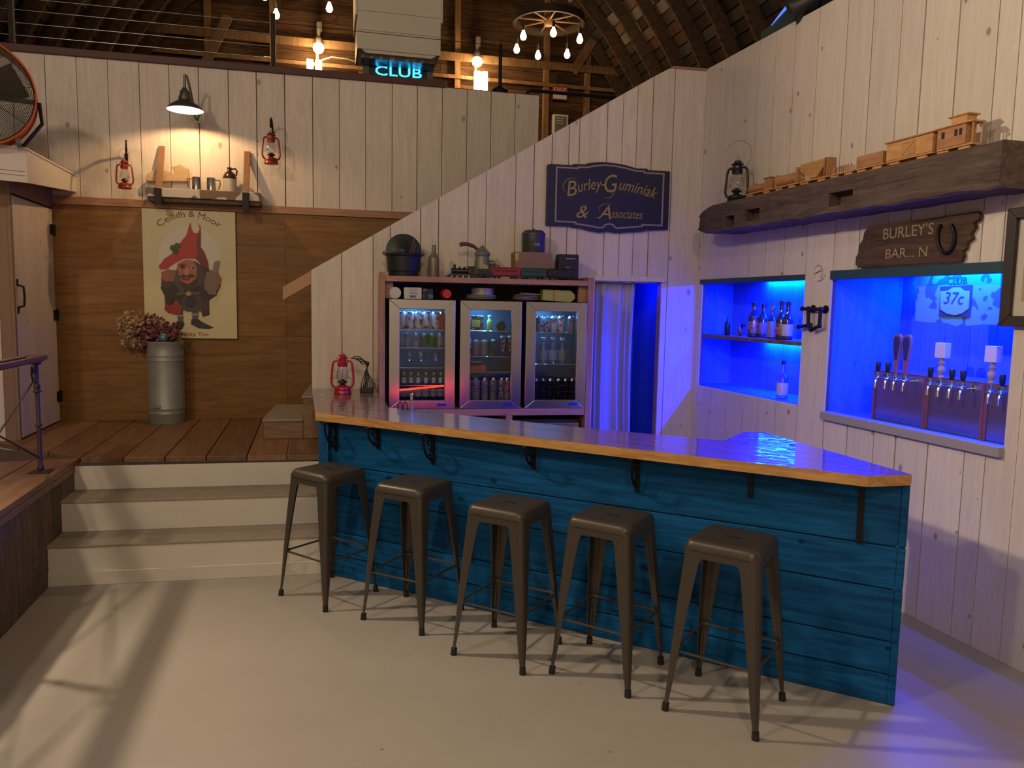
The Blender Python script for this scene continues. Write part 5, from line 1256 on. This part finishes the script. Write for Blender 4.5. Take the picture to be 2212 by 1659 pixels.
toycar(1124, 1178, (.012, .07, .05), 'dark green toy passenger car behind the red one')
toycar(1181, 1246, (.03, .03, .028), 'last dark toy passenger car, below the black box')
bpy.data.objects['toy_train_car.003'].children[0].data.materials[0] = BK
# cardboard box on the cabinet, grey canister on it, black box right
bx0, bx1 = FW.px(1112, 560, .20)[0], FW.px(1192, 560, .20)[0]
t = thing('cardboard_box', 'plain brown cardboard box on the cabinet top carrying a grey canister', 'box', FW, ((bx0+bx1)/2, -.12, ct))
mb = MB(); mb.box(bx0, bx1, -.22, -.02, ct+.001, ct+.235); mb.build('carton', plain('cardboard', (.27, .17, .11), .8, noise=.08), t, bev=.003)
mb = MB(); mb.box(bx0-.001, bx0+.03, -.2215, -.219, ct+.16, ct+.225); mb.build('yellow_label', plain('yellow_label', (.50, .38, .12), .6), t)
t = local('oil_canister', 'dark grey lidded canister with a small knob on the cardboard box', 'canister', FW.W(cu(1151, .12), -.12, ct+.236), FW.a)
mb = MB(); mb.lathe([(.096, 0), (.098, .004), (.098, .155)], n=36); mb.build('body', plain('dark_grey_tin', (.055, .06, .06), .45, .3), t, True)
mb = MB(); mb.lathe([(.103, .150), (.103, .160), (.085, .178), (.080, .186), (.02, .190), (.006, .192), (.008, .204), (.001, .206)], n=36); mb.build('lid', plain('grey_tin_lid', (.07, .075, .075), .4, .3), t, True)
mb = MB(); mb.box(-.022, .036, -.1, -.0975, .045, .085); mb.build('label_patch', BLACKP, t)
text('lettering', 'Oil', (-.016, .052), (.030, .052), .026, -.1015, PAPERW, t)
k0, k1 = FW.px(1206, 560, .22)[0], FW.px(1249, 560, .22)[0]
t = thing('black_speaker_box', 'small upright black box with a faint white stripe, right on cabinet', 'box', FW, ((k0+k1)/2, -.2, ct))
mb = MB(); mb.box(k0, k1, -.24, -.12, ct+.001, ct+.225); mb.build('case', BLACKP, t, bev=.004)
mb = MB(); mb.box(k0+.06, k1-.03, -.2415, -.24, ct+.185, ct+.190); mb.box(k0+.065, k0+.095, -.2415, -.24, ct+.115, ct+.118); mb.build('stripe', plain('white_print', (.7, .7, .75), .4), t)
# on top of the fridges
ft = 1.857
t = local('paper_cup', 'white paper cup lying with its round end towards the room, above left fridge', 'cup', FW.W(cu(854, .46), -.44, ft+.047), FW.a)
mb = MB(); mb.lathe([(.046, 0), (.044, .002), (.043, .006), (.034, .10), (.001, .10)], n=28, ax=(0, 1, 0)); mb.build('cup_wall', PAPERW, t, True)
t = thing('label_box', 'small white carton with printed lines lying above the left fridge', 'box', FW, (cu(889, .42), -.38, ft))
a, b = cu(873, .42), cu(911, .42)
mb = MB(); mb.box(a, b, -.43, -.30, ft+.001, ft+.092); mb.build('carton', PAPERW, t, bev=.002)
mb = MB()
for k in range(4): mb.box(a+.04, b-.03-.01*(k % 2), -.4315, -.43, ft+.042+k*.012, ft+.045+k*.012)
mb.box(a+.045, b-.045, -.4315, -.43, ft+.012, ft+.03); mb.build('print', plain('blue_grey_print', (.12, .12, .28), .6), t)
t = thing('dark_box', 'dark blue glossy packet beside the white carton above left fridge', 'box', FW, (cu(925, .42), -.38, ft))
mb = MB(); mb.box(cu(913, .42), cu(936, .42), -.42, -.30, ft+.001, ft+.085); mb.build('packet', canart('dark_blue_print', (.015, .02, .05), (.10, .14, .30), scale=25), t, bev=.002)
t = local('red_cup', 'red plastic cup lying on its side above the left fridge', 'cup', FW.W(cu(965, .42), -.46, ft+.046), FW.a-.25)
mb = MB(); mb.lathe([(.034, 0), (.035, .001), (.047, .12), (.044, .12), (.031, .004)], n=28, ax=(-.25, 1, .0)); 
mb.build('cup_wall', plain('red_plastic', (.55, .015, .02), .35), t, True)
def plates(x, n, r, label, lm):
    t = local('plate_stack', label, 'plates', FW.W(cu(x, .3), -.30, ft), FW.a)
    for k in range(n):
        mb = MB(); mb.lathe([(r*.6, 0), (r*.66, .002), (r, .016), (r, .019), (r*.64, .006), (.001, .006)], c=(0, 0, .002+k*.012), n=36, cap=False); mb.build('plate', lm, t, True)
    return t
PLP = plain('plate_paper', (.50, .47, .52), .6)
t = plates(1040, 3, .125, 'stack of white plates under a round basket above the middle fridge', PLP)
mb = MB(); mb.lathe([(.085, .045), (.092, .05), (.095, .10), (.090, .105), (.001, .105)], n=32); 
o = mb.build('round_basket', canart('speckled_white', (.42, .40, .42), (.30, .28, .30), scale=80), None, True); o.location = FW.W(cu(1043, .3), -.30, ft-.002); tag(o, 'speckled pale round tub upside down on the plate stack', 'tub'); o.location.z += -.0
plates(1138, 4, .115, 'loose stack of pale paper plates between middle and right fridge', plain('plate_pinkish', (.40, .32, .36), .6))
mb = MB(); mb.box(-.08, .09, -.05, .05, 0, .004); o = mb.build('folded_napkin', PAPERW); o.location = FW.W(cu(1143, .3), -.32, ft+.062); o.rotation_euler = (0, .05, .2); tag(o, 'folded white napkin lying on the loose paper plates', 'napkin')
t = thing('yellow_green_box', 'yellow green carton with an orange stripe above the right fridge', 'box', FW, (cu(1207, .4), -.34, ft))
a, b = cu(1173, .4), cu(1243, .4)
mb = MB(); mb.prism([(a, ft+.012), (b-.04, ft+.0), (b-.002, ft+.03), (b-.004, ft+.062), (b-.04, ft+.096), (a, ft+.100)], -.42, -.30); mb.build('carton', plain('yellow_green_card', (.38, .42, .04), .5), t, bev=.002)
mb = MB(); mb.box(a+.085, a+.10, -.4215, -.42, ft+.01, ft+.098); mb.build('stripe', plain('orange_stripe', (.45, .16, .02), .5), t)
mb = MB(); mb.tube([(a+.17+.018*math.cos(q_), -.4215, ft+.05+.018*math.sin(q_)) for q_ in [k*PI/6 for k in range(10)]], .0015, 5); mb.build('swirl', plain('pale_swirl', (.6, .62, .3), .5), t)

# ================================================================ WOODEN TRAIN on the beam
bt = 2.668
def rx(px_, w=.14): return RW.px(px_, 400, w)[0]
def wtrain(name, x0, x1, label):
    u0, u1 = rx(x0), rx(x1)
    t = thing(name, label, 'toy train', RW, ((u0+u1)/2, -.14, bt), 'pale wooden toy train on the timber shelf'); 
    mb = MB(); mb.box(u0+.008, u1-.008, -.172, -.108, bt+.035, bt+.045); mb.box(u0-.005, u1+.005, -.144, -.136, bt+.030, bt+.040); mb.build('chassis', MAPLE, t, bev=.001)
    L_ = u1-u0
    for c in (.22, .78):
        uc = u0+L_*c; mb = MB()
        mb.box(uc-.035, uc+.035, -.176, -.170, bt+.012, bt+.030)
        for d in (-.022, .022):
            for y in (-.172, -.112): mb.cyl((uc+d, y, bt+.0155), (uc+d, y+.008, bt+.0155), .0155, n=14)
        mb.build('wheel_truck', MAPLE, t, True)
    return t, u0, u1
PINKW = wood('reddish_craft_wood', (.34, .15, .07), (.50, .26, .14), grain=(3, 10, 14), rough=.5, vary=.1, bump=.1)
t, a, b = wtrain('wooden_locomotive', 1617, 1679, 'small reddish wooden locomotive at the left end, beside the black lantern')
mb = MB(); mb.cyl((a+.04, -.14, bt+.075), (b-.11, -.14, bt+.075), .030, n=18); mb.cyl((a+.06, -.14, bt+.10), (a+.06, -.14, bt+.13), .010, n=10); mb.sph((a+.10, -.14, bt+.106), .012); mb.build('boiler', PINKW, t, True)
mb = MB(); mb.box(b-.12, b-.04, -.17, -.11, bt+.045, bt+.125); mb.box(b-.13, b-.03, -.178, -.102, bt+.125, bt+.132); mb.build('cab', PINKW, t, bev=.002)
t, a, b = wtrain('wooden_tank_car', 1681, 1731, 'wooden tank car with a horizontal barrel behind the wooden locomotive')
mb = MB(); mb.cyl((a+.02, -.14, bt+.085), (b-.02, -.14, bt+.085), .040, n=24); mb.build('tank', PINKW, t, True)
mb = MB(); mb.box(b-.025, b-.015, -.175, -.105, bt+.045, bt+.15); mb.box(a+.01, a+.018, -.175, -.105, bt+.045, bt+.13); mb.build('end_panel', MAPLE, t)
t, a, b = wtrain('wooden_hopper_car', 1734, 1797, 'wooden hopper car with slanting sides in the left half of the train')
mb = MB(); mb.prism([(a+.01, bt+.16), (b-.04, bt+.16), (b-.04, bt+.12), (b-.12, bt+.05), (a+.12, bt+.05), (a+.01, bt+.11)], -.174, -.106); mb.build('hopper', MAPLE, t, bev=.002)
mb = MB(); 
for k in (b-.045, b-.02): mb.box(k, k+.008, -.176, -.104, bt+.045, bt+.165)
mb.build('end_ribs', PINKW, t)
mb = MB(); mb.prism([(a+.02, bt+.10), (a+.08, bt+.05), (a+.02, bt+.05)], -.1775, -.1745, 0); mb.build('slanted_chute', PINKW, t)
t, a, b = wtrain('wooden_flat_car', 1800, 1853, 'wooden flat car with short upright stakes, low in the train')
mb = MB()
for k in range(5): 
    x = a+.03+(b-a-.06)*k/4
    for y in (-.168, -.116): mb.cyl((x, y, bt+.045), (x, y, bt+.085), .004, n=8)
mb.build('stakes', MAPLE, t)
t, a, b = wtrain('wooden_gondola_car', 1855, 1916, 'open wooden gondola car right of the low flat car')
mb = MB(); mb.box(a+.01, b-.01, -.176, -.170, bt+.045, bt+.115); mb.box(a+.01, b-.01, -.110, -.104, bt+.045, bt+.115); mb.box(a+.01, a+.018, -.17, -.11, bt+.045, bt+.115); mb.box(b-.018, b-.01, -.17, -.11, bt+.045, bt+.115)
mb.build('sides', PINKW, t, bev=.001)
t, a, b = wtrain('wooden_box_car', 1918, 2022, 'long pale wooden box car with a Z shaped brace on its door')
mb = MB(); mb.box(a+.01, b-.01, -.176, -.104, bt+.045, bt+.145); mb.build('body', MAPLE, t, bev=.002)
mb = MB(); mb.box(a+.002, b-.002, -.185, -.095, bt+.145, bt+.153); mb.build('roof', PINKW, t)
mb = MB(); c = (a+b)/2; mb.box(c-.05, c+.05, -.180, -.176, bt+.055, bt+.135)
mb.bar((c-.04, -.182, bt+.065), (c+.04, -.182, bt+.125), .008, .003, up=(0, 1, 0)); mb.bar((c-.04, -.182, bt+.125), (c+.04, -.182, bt+.125), .008, .003, up=(0, 1, 0)); mb.build('door', MAPLE, t)
t, a, b = wtrain('wooden_caboose', 2025, 2106, 'wooden caboose with windows and raised cupola at the right end')
mb = MB(); mb.box(a+.01, b-.05, -.176, -.104, bt+.045, bt+.150); mb.build('body', PINKW, t, bev=.002)
mb = MB(); mb.box(a+.0, b-.0, -.185, -.095, bt+.150, bt+.158); mb.box(b-.15, b-.05, -.172, -.108, bt+.158, bt+.195); mb.box(b-.165, b-.035, -.18, -.10, bt+.195, bt+.203); mb.build('roof', MAPLE, t, bev=.001)
mb = MB()
for k in (b-.12, b-.09): mb.box(k, k+.018, -.1775, -.176, bt+.095, bt+.13)
mb.box(a+.04, a+.06, -.1775, -.176, bt+.095, bt+.13); mb.build('windows', BLACKP, t)
mb = MB()
for y in (-.172, -.112): mb.box(b-.015, b-.008, y, y+.006, bt+.045, bt+.150)
for z in range(6): mb.box(b-.015, b-.010, -.172, -.150, bt+.055+z*.016, bt+.059+z*.016)
mb.build('end_ladder', MAPLE, t)

# ================================================================ CURTAIN
t = thing('curtain', 'white cloth curtain hanging in the left half of the doorway', 'curtain', FW, (2.65, .06, .1))
mb = MB(); u0, u1 = 2.445, 2.84; n = 90; rs = []
for zi in range(13):
    z = 2.05-1.95*zi/12; row = []
    for i in range(n+1):
        f = i/n; a = (f+.10*math.sin(f*7))*2*PI*5; amp = .010+.018*zi/12
        row.append((u0+(u1-u0)*f*(1-.04*math.sin(zi*.4)), .07+amp*math.sin(a+.5*math.sin(zi*.35))+.008*math.sin(a*.37+zi*.2), z))
    rs.append(row)
vv = [[mb.bm.verts.new(p) for p in r] for r in rs]
for i in range(12):
    for j in range(n): mb.face([vv[i][j], vv[i][j+1], vv[i+1][j+1], vv[i+1][j]])
cm = newmat('thin_white_cloth'); cm[4].inputs['Base Color'].default_value = (.42, .38, .36, 1); cm[4].inputs['Roughness'].default_value = .9
o = mb.build('cloth', cm[0], t, True); sm = o.modifiers.new('thick', 'SOLIDIFY'); sm.thickness = .002
mb = MB(); mb.cyl((2.43, .07, 2.052), (3.07, .07, 2.052), .007, n=10); mb.build('rod', CHROME, t, True)
lamp('blue_strip_light', FW.W(2.9, .55, 2.0), 5, (.0, .012, 1), .04)

# ================================================================ LOFT
# cable rail
t = thing('loft_railing', 'black post and steel cable railing along the loft edge', 'railing', BW, (0, .03, 4.03))
for u, h in ((BW.px(22, 50, .0)[0], 4.95), (BW.px(590, 100, .0)[0], 4.50)):
    mb = MB(); mb.box(u-.02, u+.02, .01, .05, 4.03, h); mb.build('post', IRON, t)
ua, ub = BW.px(22, 50)[0], BW.px(590, 100)[0]
for z in (4.10, 4.205, 4.315, 4.415, 4.52):
    if z > 4.5: continue
    mb = MB(); mb.cyl((ua-.3, .03, z), (ub, .03, z), .0028, n=6); mb.build('cable', STEEL, t)
mb = MB(); mb.cyl((ub-.17, .03, 4.10), (ub-.03, .03, 4.10), .007, n=8); mb.build('turnbuckle', CHROME, t)
mb = MB(); uc = BW.px(1083, 150)[0]; mb.cyl((ub, .03, 4.42), (uc, .05, 4.42), .003, n=6); mb.build('top_wire', IRON, t)
mb = MB(); mb.cyl((uc, .05, 3.97), (uc, .05, 4.44), .018, n=12); mb.lathe([(.085, 0), (.08, .03), (.05, .05), (.022, .06)], c=(uc, .05, 3.96), n=20); mb.build('end_post', IRON, t, True)
# stair handrail pipe
t = thing('stair_pipe_rail', 'black pipe handrail at the stair landing right of the loft edge', 'railing', BW, (3.5, .1, 3.95))
p1 = BW.px(1140, 210, -.15); p2 = BW.px(1143, 195, -.15); p3 = BW.px(1330, 212, -.15)
mb = MB(); mb.tube([(p1[0], .15, p1[1]-.05), (p1[0], .15, p2[1]-.02), (p1[0]+.03, .15, p2[1]), (p3[0], .15, p3[1])], .018, 10); mb.build('pipe', IRON, t, True)
# white chute box
t = thing('boxed_chute', 'white boarded chute box hanging above the lit CLUB sign', 'duct', BW, (2.2, 1.3, 4.55))
a0, a1 = BW.px(772, 60, -1.0)[0], BW.px(952, 60, -1.0)[0]; zb1 = 4.56
mb = MB()
for k in range(8): mb.box(a0, a1, 1.0, 1.03, zb1+k*.20+.003, zb1+(k+1)*.20)
mb.box(a0, a0+.03, 1.03, 1.7, zb1+.02, 6.1); mb.box(a1-.03, a1, 1.03, 1.7, zb1+.02, 6.1); mb.box(a0+.03, a1-.03, 1.67, 1.7, zb1+.02, 6.1); mb.build('casing', PWHITE, t, bev=.002)
mb = MB(); mb.box(a0-.02, a0, .985, 1.72, zb1+.35, 6.1); mb.box(a1, a1+.02, .985, 1.72, zb1+.35, 6.1); mb.build('corner_trim', PWHITE, t)
mb = MB(); mb.prism([(a0+.02, zb1+.02), (a1-.02, zb1+.02), (a1-.10, zb1-.03), (a0+.10, zb1-.03)], 1.02, 1.6); mb.build('lower_lip', PWHITE, t)
mb = MB(); mb.box(a0+.05, a1-.05, 1.10, 1.36, zb1-.06, zb1-.03); mb.build('grille', canart('dusty_grille', (.10, .10, .10), (.28, .27, .26), scale=14), t)
# club sign
t = thing('lit_club_sign', 'black box sign with glowing blue letters CLUB on the loft', 'sign', BW, (2.2, 1.45, 4.2))
s0, s1 = BW.px(797, 150, -1.4)[0], BW.px(922, 150, -1.4)[0]; sb, st_ = 4.10, BW.px(860, 128, -1.4)[1]
mb = MB(); mb.box(s0, s1, 1.40, 1.5, sb, st_); mb.build('sign_box', BLACKP, t, bev=.004)
mb = MB(); mb.box(s0-.07, s0, 1.38, 1.55, 2.96, st_+.10); mb.box(s1, s1+.07, 1.38, 1.55, 2.96, st_+.10); mb.build('side_board', plain('grey_side_board', (.16, .15, .14), .7, noise=.2), t)
NEON = emis('cyan_neon', (.03, .50, 1), 5)
A_ = BW.px(811, 161, -1.39); B_ = BW.px(911, 169, -1.39)
tx = text('lettering', 'CLUB', A_, B_, (BW.px(860, 147, -1.39)[1]-BW.px(860, 173, -1.39)[1])*.78, 1.392, NEON, t, thick=.01)
# gable wall lamps
def walllamp(px_, py, yb, label, n):
    u, z = BW.px(px_, py, -5.0); zb_ = BW.px(px_, yb, -5.0)[1]
    t = thing('wall_lamp', label, 'lamp', BW, (u, 5.05, z), 'bare bulb lamps on the gable wall')
    mb = MB(); mb.lathe([(.055, 0), (.055, .08), (.04, .10)], c=(u, 5.0, z), n=20); mb.cyl((u, 5.0, z+.1), (u, 5.0, z+.32), .03, n=12); mb.box(u-.02, u+.05, 5.0, 5.1, z+.2, z+.34); mb.build('socket', plain('grey_socket', (.22, .21, .20), .5), t, True)
    mb = MB(); mb.sph((u, 5.0, z-.06), .085, n=16); mb.build('bulb', BULB, t, True)
    mb = MB(); mb.cyl((u-.02, 5.02, z-.12), (u-.02, 5.02, zb_+.05), .022, n=10); mb.build('conduit', plain('yellow_conduit', (.55, .38, .10), .5), t, True)
    mb = MB()
    for k in range(n): mb.box(u-.05-.13*k if n == 2 and px_ < 900 else u-.05+.12*k, (u+.05-.13*k) if px_ < 900 else u+.05+.12*k, 4.95, 5.02, zb_-.05, zb_+(.10 if px_ < 900 else .26))
    mb.build('flood_lamp', emis('flood_lamp_glow', (1, .66, .30), 14), t, bev=.01)
    lamp('wall_lamp_light', BW.W(u, 4.85, zb_+.2), 32, (1, .62, .28), .08)
walllamp(688, 95, 145, 'bare bulb lamp on the gable wall left of the white chute', 2)
walllamp(1031, 125, 190, 'bare bulb lamp on the gable wall right of the white chute', 2)
# cable loops near the left gable lamp
mb = MB(); P0 = BW.px(695, 130, -5.0)
mb.tube([(P0[0], 5.0, P0[1]), (P0[0]+.15, 5.0, P0[1]+.06), (P0[0]+.4, 5.0, P0[1]+.05), (P0[0]+.62, 5.02, P0[1]), (P0[0]+.66, 5.05, P0[1]-.3)], .012, 6)
solo('white_cable', mb, plain('white_cable_sheath', (.6, .55, .45), .5), 'white cable looping along the gable boards left of the chute', 'cable', BW, (P0[0], 5.0, P0[1]), smooth=True)
# fire sign, white cabinet
u, z = BW.px(1212, 199, -5.0)
t = thing('fire_sign', 'red and white FIRE notice board on the gable wall', 'sign', BW, (u, 5.18, z)); 
mb = MB(); mb.box(u-.13, u+.13, 5.06, 5.08, z-.11, z+.12); mb.build('plate', plain('red_sign', (.35, .04, .03), .5), t)
mb = MB(); mb.box(u-.115, u+.115, 5.056, 5.06, z-.095, z-.005); mb.build('white_field', PAPERW, t)
text('lettering', 'FIRE', (u-.11, z+.015), (u+.11, z+.015), .075, 5.056, PAPERW, t)
u, z = BW.px(1213, 262, -5.0)
t = thing('wall_cabinet', 'small white cabinet with a dark window on the gable wall', 'cabinet', BW, (u, 5.15, z-.15))
mb = MB(); mb.box(u-.13, u+.13, 5.04, 5.19, z-.24, z+.12); mb.build('case', PAPERW, t, bev=.004)
mb = MB(); mb.box(u-.10, u+.10, 5.036, 5.04, z-.2, z+.09); mb.build('window_panel', plain('grey_panel', (.16, .15, .13), .4), t)
mb = MB()
for k in range(3): mb.box(u-.08, u+.04, 5.033, 5.036, z+.05-.04*k, z+.06-.04*k)
mb.build('paper_slip', PAPERW, t)
# wagon wheel chandeliers
WHW = plain('dark_wheel_rim', (.035, .022, .016), .6, .3); WSP = plain('brown_spoke', (.20, .12, .07), .6)
def wheel_light(P, r, angs, label, drop=.30, rz=0):
    t = local('wagon_wheel_chandelier', label, 'chandelier', P, 0)
    mb = MB(); mb.lathe([(r, -.05), (r+.015, -.05), (r+.015, .05), (r, .05), (r-.03, .045), (r-.03, -.045), (r, -.05)], n=48, cap=False); mb.build('rim', WHW, t, True)
    for k in range(8):
        a = 2*PI*k/8+.2; mb = MB(); mb.tube([(.06*math.cos(a), .06*math.sin(a), 0), (r*.97*math.cos(a), r*.97*math.sin(a), 0)], [.014, .011], 8); mb.build('spoke', WSP, t, True)
    mb = MB(); mb.lathe([(.05, -.07), (.065, -.05), (.065, .05), (.05, .07)], n=20); mb.build('hub', WSP, t, True)
    mb = MB()
    for k in range(3):
        a = 2*PI*k/3; mb.tube([(r*math.cos(a), r*math.sin(a), .03), (0, 0, .9)], .006, 5)
    mb.tube([(0, 0, .9), (0, 0, 2.4)], .006, 5); mb.build('chain', IRON, t)
    for a, d in angs:
        x, y = r*math.cos(a), r*math.sin(a)
        mb = MB(); mb.cyl((x, y, -.04), (x, y, -d+.10), .004, n=5); mb.cyl((x, y, -d+.05), (x, y, -d+.13), .020, n=12); s_ = mb.build('socket', BLACKP, t, True)
        mb = MB(); mb.lathe([(.016, .055), (.020, .035), (.040, -.01), (.044, -.035), (.030, -.065), (.001, -.078)], c=(x, y, -d), n=16); mb.build('bulb', emis('filament_bulb', (1, .60, .24), 16), s_, True)
    return t
Pw = Vector((.41, 11.0, 5.72))
angs = []
for x, near in ((1119, 0), (1132, 1), (1165, 0), (1191, 1), (1227, 0), (1246, 1)):
    c = max(-1, min(1, (x-1184)/72)); a = math.acos(c); angs.append((-a if near else a, .30))
wheel_light(Pw, .48, angs, 'wagon wheel chandelier with hanging filament bulbs, fully in view')
lamp('chandelier_light', Pw+Vector((0, 0, -.30)), 28, (1, .62, .30), .35)
Pw = Vector((-2.72, 9.9, 5.83)); angs = []
for x, near, d in ((590, 0, .36), (662, 1, .30), (716, 1, .28), (575, 0, .2), (697, 0, .24)):
    c = max(-1, min(1, (x-650)/78)); a = math.acos(c); angs.append((-a if near else a, d))
wheel_light(Pw, .48, angs, 'wagon wheel chandelier cut off by the top of the picture')
lamp('chandelier_light', Pw+Vector((0, 0, -.25)), 14, (1, .62, .30), .35)
# stage light on the right wall top
zr = lambda x, y, w=.05: RW.px(1600+x/3.614, y/3.614, w)
u, z = zr(400, 130)
t = thing('stage_spotlight', 'black spotlight with a glossy lens perched on the right wall top', 'spotlight', RW, (u, .0, 3.93))
mb = MB(); c0 = Vector((u+.02, .05, 4.05)); dd = Vector((-.55, -.75, -.45)).normalized()
mb.lathe([(.07, -.22), (.10, -.18), (.115, -.05), (.12, .10), (.115, .12), (.10, .11), (.001, .08)], c=c0, n=28, ax=dd); mb.build('can', BLACKP, t, True)
mb = MB(); mb.tube([(u-.10, .05, 4.06), (u-.12, .07, 4.0), (u-.05, .10, 3.95), (u+.10, .10, 3.95), (u+.16, .07, 4.02), (u+.13, .05, 4.08)], .010, 8); mb.box(u-.05, u+.12, .03, .14, 3.932, 3.95); mb.build('yoke', IRON, t, True)
mb = MB(); mb.tube([(u+.06, .12, 4.06), (u+.25, .10, 4.10), (u+.42, .08, 4.02), (u+.6, .06, 3.96)], .012, 6); mb.build('power_cable', BLACKP, t, True)
u2 = zr(230, 180)[0]
t = thing('blue_sign_edge', 'small dark green box with a pale blue face behind the spotlight', 'box', RW, (u2, .3, 3.93))
mb = MB(); mb.prism([(u2-.22, 3.945), (u2+.20, 3.945), (u2+.20, 4.14), (u2-.05, 4.02), (u2-.22, 4.0)], .02, .10); mb.build('case', plain('dark_green_box', (.012, .045, .04), .5), t)
mb = MB(); mb.prism([(u2-.08, 4.005), (u2+.18, 4.09), (u2+.18, 4.125), (u2+.0, 4.045)], .012, .019); mb.build('lit_face', emis('pale_blue_glow', (.10, .20, .9), 1.3), t)
